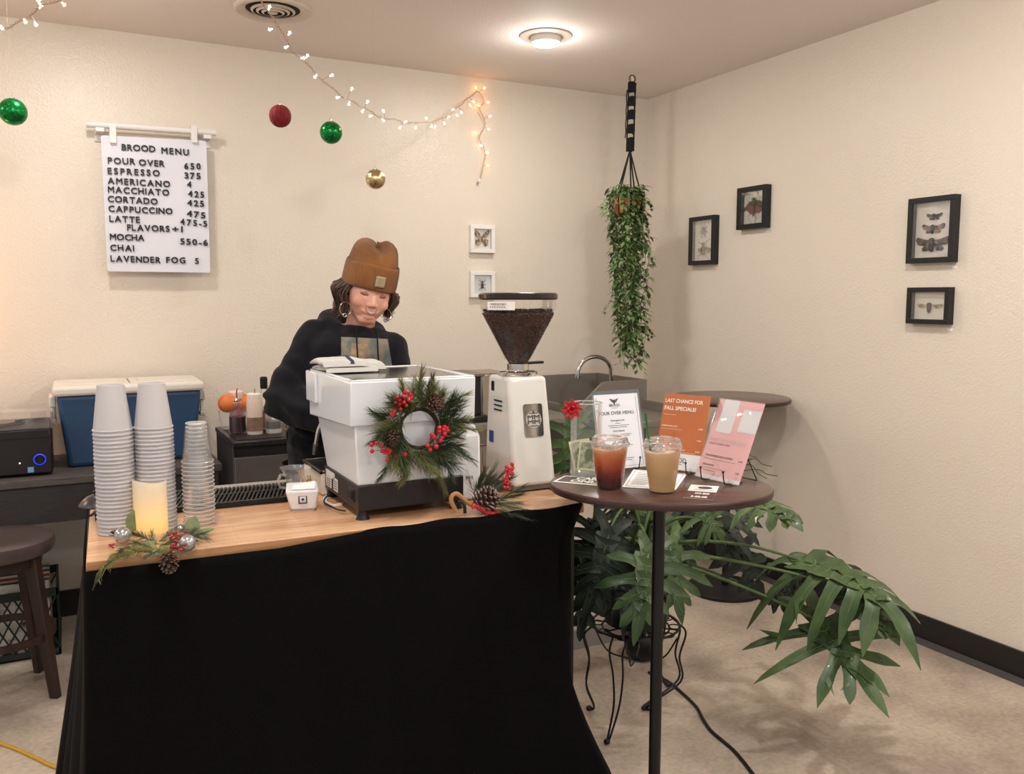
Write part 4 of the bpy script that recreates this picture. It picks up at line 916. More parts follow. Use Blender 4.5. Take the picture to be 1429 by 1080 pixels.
B().lathe([(.012, 0), (.012, .022), (.004, .026)], seg=18).make('stand', mat('bamboo', '#b48652', .5), t)

# ------------------------------------------------------------ ESPRESSO MACHINE
t = thing('espresso_machine', 'white boxy espresso machine on black base seen from behind', 'espresso machine', (.81, 2.35, CZ))
MX0, MX1, MY0, MY1 = .638, .985, 2.13, 2.545
we = white_enamel
b = B(); b.hexa([Vector(q) for q in ((MX0-.004, MY0-.004, 1.168), (MX1, MY0-.004, 1.168), (MX1, MY1, 1.150), (MX0-.004, MY1, 1.150), (MX0-.002, MY0-.006, 1.284), (MX1+.002, MY0-.006, 1.284), (MX1+.002, MY1, 1.284), (MX0-.002, MY1, 1.284))]); b.make('upper_housing', we, t, world=True, bevel=.004, seg=3)
b = B(); b.hexa([Vector(q) for q in ((.655, MY0+.006, 1.010), (.945, MY0+.006, 1.010), (.945, 2.44, 1.010), (.655, 2.44, 1.010), (.646, MY0+.001, 1.170), (.972, MY0+.001, 1.170), (.972, 2.50, 1.155), (.646, 2.50, 1.155))]); b.make('lower_housing', we, t, world=True, bevel=.004, seg=3)
mb = mat('machine_base', '#211d1e', .34)
B().box(.652, .952, MY0, 2.455, .944, 1.012).make('base', mb, t, world=True, bevel=.003)
b = B(); zt = 1.284
for q in ((MX0, MX1, MY0-.004, MY0+.014), (MX0, MX1, MY1-.015, MY1), (MX0, MX0+.014, MY0, MY1), (MX1-.014, MX1, MY0, MY1)): b.box(q[0], q[1], q[2], q[3], zt-.001, zt+.004)
b.make('cup_rail', we, t, world=True, bevel=.003)
B().box(MX0+.014, MX1-.014, MY0+.014, MY1-.015, zt-.001, zt+.0015).make('cup_tray', mat('smoked_tray', '#2a2c2c', .12, .4), t, world=True, smooth=0)
B().box(MX0-.012, MX0-.002, MY1-.10, MY1+.004, 1.195, 1.284).make('front_panel_edge', we, t, world=True, bevel=.003)
for x, y in ((.668, MY0+.015), (.935, MY0+.015), (.668, 2.44), (.935, 2.44)): B().lathe([(.019, 0), (.015, .008), (.012, .020), (.012, .026)], c=(x, y, CZ), seg=18).make('foot', blackplastic, t, world=True)
# tray projecting on the barista side
B().box(.642, .98, 2.455, 2.665, .922, .985).make('drip_tray', mat('tray_white_panel', '#e4ddd0', .35), t, world=True, bevel=.003)
b = B()
for q in ((.638, .984, 2.455, 2.463), (.638, .984, 2.661, 2.669), (.638, .646, 2.455, 2.669), (.976, .984, 2.455, 2.669)): b.box(q[0], q[1], q[2], q[3], .984, .994)
b.make('tray_rim', steel, t, world=True, bevel=.001)
B().box(.646, .976, 2.463, 2.661, .984, .988).make('tray_grate', mat('tray_dark', '#1c1b1b', .3), t, world=True, smooth=0)
# steam wand
B().tube([P(449, 589, y=2.54), P(444, 600, y=2.55), P(440, 622, y=2.56)], [.0055, .0055, .0055], 10).make('steam_wand', chrome, t, world=True)
B().tube([P(440.5, 619, y=2.56), P(438.5, 634, y=2.565)], [.0075, .006], 10).make('wand_tip', steel, t, world=True)
# stickers and switch on the left face of the base
stk = mat('sticker_white', '#dad6d0', .45)
for (ya, yb, za, zb) in ((2.35, 2.438, .986, 1.004), (2.385, 2.438, .956, .984), (2.32, 2.362, .956, .992)): B().box(.6508, .6522, ya, yb, za, zb).make('sticker', stk, t, world=True, smooth=0)
b = B()
for k in range(4): b.box(.6503, .6512, 2.39, 2.43, .960+.006*k, .962+.006*k)
for k in range(4): b.box(.6503, .6512, 2.327, 2.355, .962+.007*k, .964+.007*k)
b.make('sticker_print', ink, t, world=True, smooth=0)
b = B(); b.box(.649, .653, 2.165, 2.215, .962, .996); b.make('switch_plate', mb, t, world=True, bevel=.001)
b = B(); b.box(.646, .652, 2.172, 2.190, .968, .990); b.box(.646, .652, 2.193, 2.209, .968, .990); b.make('power_switch', blackplastic, t, world=True, bevel=.001)
# cables on the counter
for i, (cm_, pts) in enumerate(((white_paint, [(477, 686), (459, 689), (452, 697), (463, 704), (478, 702)]), (white_paint, [(480, 689), (461, 692), (455, 699), (466, 705.5), (477, 704)]), (blackplastic, [(470, 690), (455, 694), (453, 702), (468, 710), (482, 713)]))):
    o = B().tube(catmull([P(a, b_, z=CZ+.004+.0022*i) for a, b_ in pts], 6), .0022, 6).make('cable', cm_, None); tag(o, ['white cable loop lying under the espresso machine', 'second white cable loop under the espresso machine', 'black cable loop curving beside the espresso machine foot'][i], 'cable')

# towel
t = thing('towel', 'folded white bar towel with navy stripe on the espresso machine', 'towel', (.73, 2.44, 1.289))
tw_m = mat('terry_towel', '#bfbdb8', .95, bump=.5, bscale=400, sheen=.3); stripe = mat('navy_stripe', '#303a4e', .9)
n_ = tw_m.node_tree.nodes; L_ = tw_m.node_tree.links
tc = n_.new('ShaderNodeTexCoord'); sp = n_.new('ShaderNodeSeparateXYZ'); L_.new(tc.outputs['UV'], sp.inputs[0])
def fold_sheet(x0, x1, zb, thick, yw, seed, taper=0):
    """a rolled fold: closed loop cross-section in x-z swept along y"""
    sec = []
    for k in range(28):
        a = 2*PI*k/28; cx = (x0+x1)/2; rx = (x1-x0)/2; sx = math.copysign(abs(math.cos(a))**.55, math.cos(a)); sz = math.copysign(abs(math.sin(a))**.75, math.sin(a))
        sec.append((cx+rx*sx, zb+thick/2+thick/2*sz))
    b = B()
    def f(u, v_):
        x, z = sec[int(round(u*28)) % 28]; y = (v_-.5)*yw; e = math.sin(PI*min(1, max(0, v_)))**.25 if 0 < v_ < 1 else 0
        nz = noise.noise(Vector((x*22, y*22, seed)))*.007*(1 if z > zb+thick*.3 else .3)
        return Vector((x+noise.noise(Vector((y*16, seed, z*20)))*.007, y, zb+(z-zb)*e*(1-taper*v_)+max(-(z-zb)*.5, nz)*e))
    b.grid(f, 28, 24, closed_u=True); return b
fold_sheet(-.092, .060, -.0, .020, .16, 1).make('lower_fold', tw_m, t, smooth=180)
fold_sheet(-.098, .030, .016, .022, .15, 2).make('upper_fold', tw_m, t, smooth=180)
fold_sheet(-.025, .088, .004, .026, .125, 3).make('front_fold', tw_m, t, smooth=180)
fold_sheet(-.020, -.008, .023, .0175, .146, 2.05).make('stripe', stripe, t, smooth=180)

# ------------------------------------------------------------ WREATH on the back of the machine
random.seed(5)
WC = Vector((.811, 2.098, 1.156)); t = thing('christmas_wreath', 'pine wreath with red berries and cones on the espresso machine', 'wreath', WC)
def wpos(a, r, dy=0): return WC+Vector((math.cos(a)*r, dy, math.sin(a)*r))
vine = mat('grapevine_ring', '#3b2a22', .7)
for k in range(5):
    B().tube([wpos(a, .0515+.003*math.sin(3*a+k*1.3), .006*math.cos(4*a+k)+.004) for a in [i*2*PI/48 for i in range(48)]], .0030, 6, closed=True).make('vine_ring', vine, t, world=True)
sd = B(); sl = B()
for k in range(58):
    a = 2*PI*k/58+random.uniform(-.10, .10); r1 = random.uniform(.088, .122)+(.012 if math.cos(a) > .3 else 0)
    p0 = wpos(a, .056, random.uniform(-.012, .002)); p1 = wpos(a+random.uniform(.0, .65), r1, random.uniform(-.045, .004))
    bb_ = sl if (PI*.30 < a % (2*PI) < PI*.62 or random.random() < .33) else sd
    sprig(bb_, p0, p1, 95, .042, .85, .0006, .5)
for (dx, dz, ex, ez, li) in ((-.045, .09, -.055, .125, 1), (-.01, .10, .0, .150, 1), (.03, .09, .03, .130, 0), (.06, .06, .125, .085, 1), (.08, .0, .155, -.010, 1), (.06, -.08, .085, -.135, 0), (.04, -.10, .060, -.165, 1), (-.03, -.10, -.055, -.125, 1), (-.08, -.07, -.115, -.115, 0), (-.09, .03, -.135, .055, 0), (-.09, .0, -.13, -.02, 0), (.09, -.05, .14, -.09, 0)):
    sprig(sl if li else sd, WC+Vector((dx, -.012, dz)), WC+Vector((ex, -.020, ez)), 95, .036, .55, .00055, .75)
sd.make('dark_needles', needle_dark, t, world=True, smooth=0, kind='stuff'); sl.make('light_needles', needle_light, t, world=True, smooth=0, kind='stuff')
def WP(a, b_, off=.035): return P(a, b_, y=2.098-off)
berries(t, [WP(500+x/6, 500+y/6) for x, y in ((398, 285), (435, 300), (420, 348), (382, 320), (343, 350), (312, 372), (345, 385), (400, 395), (352, 425), (290, 455), (282, 470), (380, 370), (330, 330), (440, 330), (300, 440))], .0066, stem=WP(553, 562, .02))
berries(t, [WP(500+x/6, 500+y/6) for x, y in ((722, 575), (680, 582), (715, 600), (745, 605), (678, 612), (722, 630), (618, 643), (690, 688), (578, 728), (652, 738), (600, 768), (630, 660), (700, 665), (740, 585))], .0068, stem=WP(600, 612, .02))
berries(t, [WP(500+x/6, 500+y/6) for x, y in ((112, 722), (155, 708), (192, 735), (115, 778), (200, 775), (225, 790), (258, 785), (245, 850), (317, 815), (390, 803), (265, 770), (240, 760))], .0062, stem=WP(545, 628, .02))
pinecone('pinecone', t, WP(603, 562, .012), (.05, -1, .12), .026, .034, mat('cone_tip_brown', '#6e5246', .7)); pinecone('pinecone', t, WP(543, 610, .010), (-.1, -1, -.1), .026, .034, mat('cone_tip_dark', '#4d3430', .7)); pinecone('pinecone', t, WP(624, 588, .006), (.2, -1, .1), .015, .022, cone_tip, n=30)

# ------------------------------------------------------------ WHITE TAMPER, PITCHER
t = thing('tamping_machine', 'slim white tamping machine with small display beside the espresso machine', 'appliance', (1.0, 2.25, CZ))
wt = mat('tamper_white', '#dfe2e6', .2, coat=.3)
b = B(); b.prism([(.962, y, z) for y, z in ((2.20, .922), (2.34, .922), (2.34, 1.11), (2.315, 1.135), (2.24, 1.135), (2.205, 1.105))], (.078, 0, 0)); b.make('body', wt, t, world=True, bevel=.010, seg=4)
B().box(.972, 1.03, 2.33, 2.40, 1.07, 1.13).make('tamping_head', wt, t, world=True, bevel=.008)
B().box(.9605, .9625, 2.212, 2.246, .936, 1.010).make('display_panel', mat('display_black', '#0c0b0b', .15), t, world=True, bevel=.001)
b = B(); put_text(b, 'Mi', (.9602, 2.240, .982), (0, -1, 0), (0, 0, 1), h=.012, bold=.02); put_text(b, '- - -', (.9602, 2.240, .970), (0, -1, 0), (0, 0, 1), w=.020, h=.004); b.make('display_digits', mat('display_orange', '#ff7a4a', .5, emit='#ff6a3a', estr=1.4), t, world=True, smooth=0, fix=False)
b = B(); put_text(b, 'puq', (.988, 2.1965, .982), (1, 0, 0), (0, 0, 1), w=.022, bold=.01); b.make('lettering', ink, t, world=True, smooth=0, fix=False)
pc = P(680, 664, z=CZ); pc.z = CZ
t = thing('milk_pitcher', 'small steel milk pitcher between the tamper and the grinder', 'pitcher', (pc.x-.012, pc.y+.015, CZ))
B().lathe([(.028, 0), (.030, .004), (.029, .05), (.023, .085), (.025, .10), (.024, .10), (.022, .085), (.027, .05), (.027, .004)], seg=28, caps=(True, False)).make('body', mat('pitcher_steel', '#b8b0a6', .15, 1), t)
B().tube([(.022, -.008, .09), (.040, -.012, .085), (.044, -.013, .05), (.030, -.010, .03)], .003, 8).make('handle', mat('pitcher_steel', '#b8b0a6', .15, 1), t)

# ------------------------------------------------------------ GRINDER
t = thing('coffee_grinder', 'tall white coffee grinder with clear cone hopper full of beans', 'coffee grinder', (1.222, 2.32, CZ))
gb = [(1.152, 2.215), (1.298, 2.215), (1.298, 2.42), (1.152, 2.42)]; gt = [(1.158, 2.262), (1.288, 2.262), (1.288, 2.40), (1.158, 2.40)]
z0, z1 = .938, 1.262
b = B(); b.hexa([Vector((x, y, z0)) for x, y in gb]+[Vector((x, y, z1)) for x, y in gt]); b.make('body', mat('grinder_white', '#dad8d2', .12, coat=.5), t, world=True, bevel=.012, seg=4)
b = B(); b.hexa([Vector((x+(.006 if x < 1.2 else -.006), y+(.008 if y < 2.3 else -.006), CZ+.004)) for x, y in gb]+[Vector((x+(.004 if x < 1.2 else -.004), y+(.005 if y < 2.3 else -.004), z0+.002)) for x, y in gb]); b.make('base', mat('grinder_base_grey', '#6f6b68', .4), t, world=True, bevel=.002)
for x in (1.175, 1.275):
    for y in (2.235, 2.40): B().cyl((x, y, CZ), (x, y, CZ+.006), .012).make('foot', rubber, t, world=True)
def gface(x, z):  # point on the sloping front face
    f = (z-z0)/(z1-z0); return Vector((x, 2.215+(2.262-2.215)*f-.0012, z))
sl_ = (gface(0, z1)-gface(0, z0)).normalized(); U_ = Vector((1, 0, 0)); N_ = U_.cross(sl_)
bo = gface(1.200, 1.084); bwid, bh = .064, .098
b = B(); b.prism(rounded([bo, bo+U_*bwid, bo+U_*bwid+sl_*bh, bo+sl_*bh], .008), N_*.0015); badge = b.make('badge', mat('badge_mirror', '#cfc9c2', .10, 1, var=.5, vscale=30, stretch=(1, 1, .3)), t, world=True, smooth=0)
cb = bo+U_*bwid/2+sl_*bh*.52+N_*.0019
b = B(); b.prism([cb+(U_*math.cos(a)+sl_*math.sin(a))*.0275 for a in [k*2*PI/40 for k in range(40)]], N_*.0004); b.make('badge_disc', mat('badge_disc', '#e2ded9', .3, .6), badge, world=True, smooth=0)
b = B(); dk = N_*.0009
for row, zz in ((0, .001), (1, -.0135)):
    for k in range(2): put_text(b, 'M', cb+dk+U_*(-.0215+k*.0220)+sl_*zz, U_, sl_, w=.0205, h=.0125, bold=.045)
for k in range(40):
    a0, a1 = 2*PI*k/40, 2*PI*(k+1)/40; q = [cb+dk+(U_*math.cos(a)+sl_*math.sin(a))*r for a, r in ((a0, .0275), (a1, .0275), (a1, .0262), (a0, .0262))]; b.face(b.vs(q))
for sx in (-1, 1): b.prism([cb+dk+(U_*math.cos(a)+sl_*math.sin(a)*1)*.0262 for a in [R(90+sx*q) for q in (-8, 8)]]+[cb+dk+U_*.004*-sx*1+sl_*.0165, cb+dk+U_*.004*sx+sl_*.0165], N_*.0001) if sx == 1 else None
put_text(b, '~~~', cb+dk+U_*-.016+sl_*.0172, U_, sl_, w=.032, h=.004, bold=.04); put_text(b, '~~~', cb+dk+U_*-.014+sl_*-.0215, U_, sl_, w=.028, h=.004, bold=.04)
b.make('badge_print', mat('badge_grey', '#57534f', .4), badge, world=True, smooth=0, fix=False)
# marks on the left face: switch, vents, blue plate
def lface(y, z): f = (z-z0)/(z1-z0); return Vector((1.152+.006*f-.001, y, z))
def lbox(y0, y1, za, zb, m_, nm): b = B(); b.prism([lface(y1, za), lface(y0, za), lface(y0, zb), lface(y1, zb)], (-.0015, 0, 0)); return b.make(nm, m_, t, world=True, smooth=0)
lbox(2.355, 2.372, 1.215, 1.244, blackplastic, 'switch')
for k in range(3): lbox(2.30, 2.352, 1.185-.014*k, 1.189-.014*k, blackplastic, 'vent_slot')
lbox(2.355, 2.382, 1.055, 1.090, mat('rating_plate_blue', '#2b4a8a', .4), 'rating_plate')
HC = Vector((1.223, 2.325, 0))
B().lathe([(.055, z1-.002), (.060, z1+.004), (.060, z1+.012), (.052, z1+.016), (.034, z1+.018), (.034, z1+.036), (.030, z1+.038)], c=HC, seg=40).make('collar', mat('collar_chrome', '#c9c4bd', .15, 1), t, world=True)
B().tube([(HC.x-.050, HC.y-.02, z1+.010), (HC.x-.082, HC.y-.035, z1+.012)], .007, 10).make('adjusting_knob', mat('collar_chrome', '#c9c4bd', .15, 1), t, world=True)
zs = z1+.036
B().box(HC.x+.0, HC.x+.078, HC.y-.030, HC.y-.012, zs-.002, zs+.006, Matrix.Translation(HC) @ Matrix.Rotation(R(8), 4, 'Z') @ Matrix.Translation(-HC)).make('shutter_lever', blackplastic, t, world=True, bevel=.002)
hop = clear('hopper_plastic', tint=(.98, .97, .96, 1), op=.012, edge=.45, rough=.05)
B().lathe([(.030, zs), (.034, zs+.010), (.040, zs+.014), (.114, 1.462), (.116, 1.470), (.116, 1.494)], c=HC, seg=64, caps=(False, False)).make('hopper', hop, t, world=True)
bean_m = mat('coffee_beans', '#4a2f26', .38, col2='#22130f', vscale=130, detail=1, ramp=(.38, .58), bump=1, bscale=130, bdetail=1, bdist=.004)
b = B(); random.seed(8)
prb = [(.027, zs+.002), (.0375, zs+.016), (.1095, 1.450), (.1095, 1.452), (.09, 1.458), (.05, 1.462), (.002, 1.463)]
b.lathe(prb, c=HC, seg=64, caps=(True, True)); b.make('bean_fill', bean_m, t, world=True)
b = B()
for k in range(1700):
    if k < 1450:
        f = (k+random.random())/1450; f = f**.62; a = random.uniform(-PI*.95, PI*.05); z = zs+.02+(1.452-zs-.02)*f; r = .0385+(.110-.0385)*f-.002
    else: a = random.uniform(0, 2*PI); r = .106*random.random()**.5; z = 1.457+random.uniform(-.003, .005)
    p = HC+Vector((r*math.cos(a), r*math.sin(a), z)); M_ = Euler((random.uniform(0, 6), random.uniform(0, 6), random.uniform(0, 6))).to_matrix().to_4x4()
    b.ball(p, (.0052, .0034, .0027), 6, 4, M_)
b.make('coffee_bean', mat('single_beans', '#46291f', .3, col2='#28160f', vscale=60), t, world=True, smooth=180, kind='stuff')
B().lathe([(.117, 1.492), (.121, 1.496), (.121, 1.508), (.114, 1.513), (.06, 1.510), (.002, 1.510)], c=HC, seg=64).make('hopper_lid', mat('lid_dark_brown', '#241d1c', .22), t, world=True)
b = B(); a0 = math.atan2(-2.3, -1.2)
for k in range(8):
    pass
def arcq(r, aa, ab, za, zb, n=10):
    for k in range(n):
        q0, q1 = aa+(ab-aa)*k/n, aa+(ab-aa)*(k+1)/n
        b.face(b.vs([HC+Vector((r*math.cos(q), r*math.sin(q), z)) for q, z in ((q0, za), (q1, za), (q1, zb), (q0, zb))]))
arcq(.1168, R(-168), R(-122), 1.462, 1.487); b.make('hopper_sticker', mat('hopper_label', '#e9e4df', .5), t, world=True, fix=False); hst = KIDS[t.name][-1]
b = B(); ang = R(-145); Ut = Vector((-math.sin(ang), math.cos(ang), 0)); O_ = HC+Vector((math.cos(ang), math.sin(ang), 0))*.1215
put_text(b, '- MADE IN ITALY -', O_-Ut*.032+Vector((0, 0, 1.477)), Ut, Vector((0, 0, 1)), w=.058, h=.005, bold=.04); put_text(b, '- - - - - - -', O_-Ut*.03+Vector((0, 0, 1.469)), Ut, Vector((0, 0, 1)), w=.050, h=.003); b.make('sticker_print', ink, hst, world=True, smooth=0, fix=False)

# ------------------------------------------------------------ PINE PICK with gold hook
random.seed(14)
pk = P(683, 700, z=CZ+.03); pk.y = 2.06
pk = P(683, 700, y=2.055)
t = thing('pine_pick', 'pine cone and red berry pick lying in front of the grinder', 'decoration', (pk.x, pk.y, CZ))
def Q(a, b_, y=2.05): return P(a, b_, y=y)
pinecone('pinecone', t, Q(664, 707, 2.06), (.65, -.35, .50), .040, .062, mat('grey_tip', '#8f857c', .7), n=60)
b = B()
for a_ in ((668, 690, 688, 655, 2.07), (672, 690, 700, 662, 2.07), (676, 692, 712, 668, 2.06), (665, 690, 676, 658, 2.08), (690, 698, 724, 690, 2.05), (690, 702, 735, 712, 2.035), (684, 708, 738, 724, 2.03), (684, 704, 722, 702, 2.04), (690, 700, 728, 680, 2.05), (662, 688, 672, 664, 2.075), (672, 684, 686, 668, 2.075), (684, 690, 705, 680, 2.06), (664, 694, 700, 672, 2.08), (688, 710, 722, 720, 2.035)):
    sprig(b, Q(a_[0], a_[1], a_[4]), Q(a_[2], a_[3], a_[4]-.01), 90, .040, .40, .00055, .9)
b.make('needles', mat('pick_needles', '#56634a', .5, col2='#33402e', vscale=30), t, world=True, smooth=0, kind='stuff')
b = B(); sprig(b, Q(665, 700), Q(655, 668), 26, .045, .5, .0005, .8); b.make('thin_twigs', cone_brown, t, world=True, smooth=0)
berries(t, [Q(706+random.uniform(-5, 5)+(5 if k < 14 else 0), 648+k*1.25+random.uniform(-2, 2), 2.045) for k in range(28)], .0052)
berries(t, [Q(660+k*1.35, 707+k*.35+random.uniform(-4, 4), 2.03) for k in range(28)], .0054)
t = thing('curly_hook', 'curled tan and black ribbon hook at the counter edge beside the pick', 'decoration', P(648, 712, y=2.045))
B().tube(catmull([Q(636, 713, 2.045), Q(630, 700, 2.045), Q(631, 692, 2.045), Q(637, 689, 2.045), Q(644, 694, 2.045), Q(650, 700, 2.045), Q(658, 704, 2.05), Q(665, 706, 2.055)], 6), .0062, 8).make('tan_hook', mat('tan_wood', '#a97a4e', .4), t, world=True)
B().tube(catmull([Q(638, 700, 2.04), Q(644, 700, 2.04), Q(648, 706, 2.035), Q(649, 716, 2.035)], 6), .0045, 8).make('black_ribbon', blackplastic, t, world=True)

# ------------------------------------------------------------ ON THE FRONT BAR TABLE
ZT = 1.0005
jc = Vector((1.284, 2.028, ZT))
t = thing('tip_jar', 'tall clear glass tip jar with red bow and dollar bills', 'glass jar', jc)
gl = clear('thick_glass', tint=(.985, .995, .985, 1), op=.03, edge=.34, rough=.02)
B().lathe([(.040, 0), (.044, .004), (.0445, .010), (.0445, .203), (.0435, .207), (.0415, .205), (.0415, .012), (.002, .010)], seg=48, caps=(True, False)).make('glass', gl, t)
B().tube([(.0435*math.cos(a), .0435*math.sin(a), .2055) for a in [k*2*PI/48 for k in range(48)]], .0014, 6, closed=True).make('rim', clear('glass_rim', op=.45, edge=.9), t)  # rim highlight put in as a whiter, denser ring of glass
B().lathe([(.0440, .001), (.0452, .004), (.0452, .010), (.0440, .013), (.036, .011), (.002, .009)], seg=48, caps=(True, False)).make('glass_base', clear('glass_foot', op=.22, edge=.8), t)
bill = mat('dollar_green', '#c3c4a8', .7, col2='#7f8a6c', vscale=60, ramp=(.4, .6)); billb = mat('dollar_border', '#e2dcc0', .7)
def banknote(x, y, rz, tilt, label):
    o = thing('banknote', label, 'banknote', jc+Vector((x, y, .014))); M_ = Matrix.Rotation(rz, 4, 'Z') @ Matrix.Rotation(tilt, 4, 'Y')
    b = B(); b.grid(lambda u, v_: M_ @ Vector(((u-.5)*.060, .008*math.sin(PI*u), v_*.085)), 8, 4); b.make('paper', billb, o, smooth=180)
    b = B(); b.grid(lambda u, v_: M_ @ Vector(((u-.5)*.050, .008*math.sin(PI*(.08+.84*u))-.0006, .006+v_*.073)), 8, 4); b.make('print', bill, o, smooth=180)
    b = B(); b.grid(lambda u, v_: M_ @ (Vector((0, .007, .045))+Vector((.014*math.cos(2*PI*u)*v_, -.0010, .018*math.sin(2*PI*u)*v_))), 20, 2, closed_u=True); b.make('portrait_oval', mat('dollar_dark', '#6d7660', .7), o, smooth=180)
banknote(-.004, -.014, R(-25), R(6), 'folded dollar bill at the front inside the tip jar'); banknote(.004, .012, R(-35), R(-12), 'folded dollar bill behind the other inside the tip jar')
bowc = P(798, 571, y=1.985); t = thing('gift_bow', 'shiny red star gift bow stuck on the rim of the tip jar', 'bow', bowc)
redb = mat('red_bow', '#b5202c', .22, coat=.6); random.seed(3)
FR = Matrix.Translation(bowc) @ Matrix.Rotation(R(-30), 4, 'Z')
for k in range(13):
    a = 2*PI*k/8 if k < 8 else 2*PI*(k+.5)/5; ln = .032 if k < 8 else .018; el = .15 if k < 8 else .9
    d = Vector((math.cos(a)*math.cos(el), -math.sin(el)*1.0, math.sin(a)*math.cos(el))); s = Vector((-math.sin(a), 0, math.cos(a)))
    c0 = Vector((0, 0, 0)); tip = d*ln; nrm = d.cross(s).normalized()
    b = B(); q = [FR @ p for p in (c0, tip*.55+s*.0085+nrm*.004, tip, tip*.55-s*.0085+nrm*.004)]
    b.face(b.vs(q)); q = [FR @ p for p in (c0, tip*.55+s*.0085-nrm*.005, tip, tip*.55-s*.0085-nrm*.005)]; b.face(b.vs(q)); q = [FR @ p for p in (c0, tip*.55+s*.0085+nrm*.004, tip, tip*.55+s*.0085-nrm*.005)]; b.face(b.vs(q))
    o = b.make('loop', redb, t, world=True, smooth=0)
    m_ = o.modifiers.new('solid', 'SOLIDIFY'); m_.thickness = .0005

pet = clear('pet_cup', tint=(1, 1, 1, 1), op=.02, edge=.5, rough=.04)
def iced(loc, nm, label, liq, stops, straw=None):
    t = thing(nm, label, 'drink', loc)
    pr = [(.0305, 0), (.0325, .003), (.0335, .010), (.0345, .013), (.0345, .015), (.036, .022), (.0365, .024), (.0475, .112), (.0490, .115), (.0495, .117)]
    B().lathe(pr, seg=48, caps=(True, False)).make('cup', pet, t)
    m = ramp_z(mat(liq, '#a06a3c', .12), stops, noise_amt=.022, nscale=35)
    top = .106; B().lathe([(r-.0012, z) for r, z in pr[1:-3]]+[(.0455, top), (.0448, top+.0005), (.002, top)], seg=48).make('drink', m, t)
    b = B(); b.lathe([(.0500, .1165), (.0520, .1180), (.0520, .1205), (.0490, .122), (.0455, .134), (.043, .1375), (.030, .1375), (.028, .135), (.002, .135)], seg=48, caps=(False, True))
    for k in range(10): a = k*2*PI/10; b.box(.0435, .0475, -.0035, .0035, .123, .133, Matrix.Rotation(a, 4, 'Z'))
    b.make('lid', clear('pet_lid', tint=(.98, .98, .98, 1), op=.12, edge=1.5, rough=.05), t)
    random.seed(len(label)); b = B()
    for k in range(7):
        a = random.uniform(0, 6.28); r = random.uniform(.008, .030); s = .010
        M_ = Matrix.Translation((r*math.cos(a), r*math.sin(a), top+.001)) @ Euler((random.uniform(0, 3), random.uniform(0, 3), random.uniform(0, 3))).to_matrix().to_4x4(); b.box(-s, s, -s, s, -s*.6, s*.6, M_)
    b.make('ice_cubes', clear('ice_'+liq, tint=(1, .93, .85, 1), op=.35, edge=1.0), t, bevel=.002)
    if straw:
        a, c = straw; B().tube([a, c], .0033, 12).make('straw', mat('green_straw', '#1d6b3c', .35), t, world=True)
    return t
iced(Vector((1.250, 1.858, ZT)), 'iced_tea', 'iced reddish brown tea in clear lidded cup beside tip jar', 'tea', [(0, '#3a0f09'), (.035, '#571509'), (.062, '#963414'), (.088, '#c9602a'), (.106, '#d4824c'), (.12, '#e0b090')])
lt = Vector((1.348, 1.762, ZT))
iced(lt, 'iced_latte', 'iced milky latte in clear lidded cup with green straw', 'latte', [(0, '#d2b184'), (.05, '#d0a873'), (.09, '#dcb381'), (.105, '#e0b88c'), (.13, '#ecd5ba')], (P(900.5, 576, d=2.20), P(911, 652, d=2.22)))

# ---- menu cards on wire easels
def card(nm, label, O, yaw, lean, w, h, m, draw, roll=0):
    O = Vector(O); U = Vector((math.cos(yaw), math.sin(yaw), 0)); bk = Vector((-U.y, U.x, 0)); V = Vector((0, 0, 1))*math.cos(lean)+bk*math.sin(lean); N = U.cross(V)
    t = thing(nm, label, 'menu card', O+U*w/2)
    B().prism([O, O+U*w, O+U*w+V*h, O+V*h], -N*.0012).make('card', m, t, world=True, smooth=0)
    def F(u, v_, k=1): return O+U*w*u+V*h*v_+N*(.0004*k)
    draw(t, F, U, V, N, w, h)
    # clear acrylic cover
    B().prism([F(-.01, -.01, 6), F(1.01, -.01, 6), F(1.01, 1.01, 6), F(-.01, 1.01, 6)], N*.0008).make('acrylic_cover', clear('acrylic', op=.0, edge=.35, rough=.02), t, world=True, smooth=0)
    # easel
    e = thing('wire_easel', 'black wire easel holding the '+label.split(' on ')[0].split(' with ')[0], 'easel', Vector((O.x, O.y, ZT))+U*w/2)
    b = B(); zt = ZT+.002
    def G_(u, n, z): q = O+U*w*u+bk*n; return Vector((q.x, q.y, z))
    for u in (.24, .76):
        b.tube([G_(u, .055, zt), G_(u, -.004, zt), G_(u, -.014, zt+.004), G_(u, -.018, zt+.018), G_(u, -.020, zt+.034)], .0017, 7); b.ball(G_(u, -.020, zt+.036), .0034, 10, 7)
    for s in (-1, 1):
        top = O+U*w*.5+V*h*.62-N*.005; b.tube([top+U*s*.010, G_(.5+s*.33, .105, zt)], .0017, 7); b.tube([top+U*s*.010, G_(.5+s*.28, .012, zt)], .0017, 7)
    b.tube([G_(.17, .104, zt), G_(.83, .104, zt)], .0015, 6); b.tube([G_(.22, .055, zt), G_(.78, .055, zt)], .0015, 6)
    top = O+U*w*.5+V*h*.62-N*.005; b.tube([top-U*.010, top+U*.010], .0017, 6)
    b.make('wire', blackmetal, e, world=True)
    return t
def lines(b, F, U, V, w, h, rows, th=.0016):
    for u0, u1, v_ in rows:
        # short dashes standing for words of micro print
        x = u0; random.seed(int(v_*1000)+int(u0*77))
        while x < u1:
            l_ = random.uniform(.02, .05); x2 = min(u1, x+l_); p = F(x, v_, 3); q = F(x2, v_, 3); b.face(b.vs([p, q, q+V*th, p+V*th])); x = x2+.010
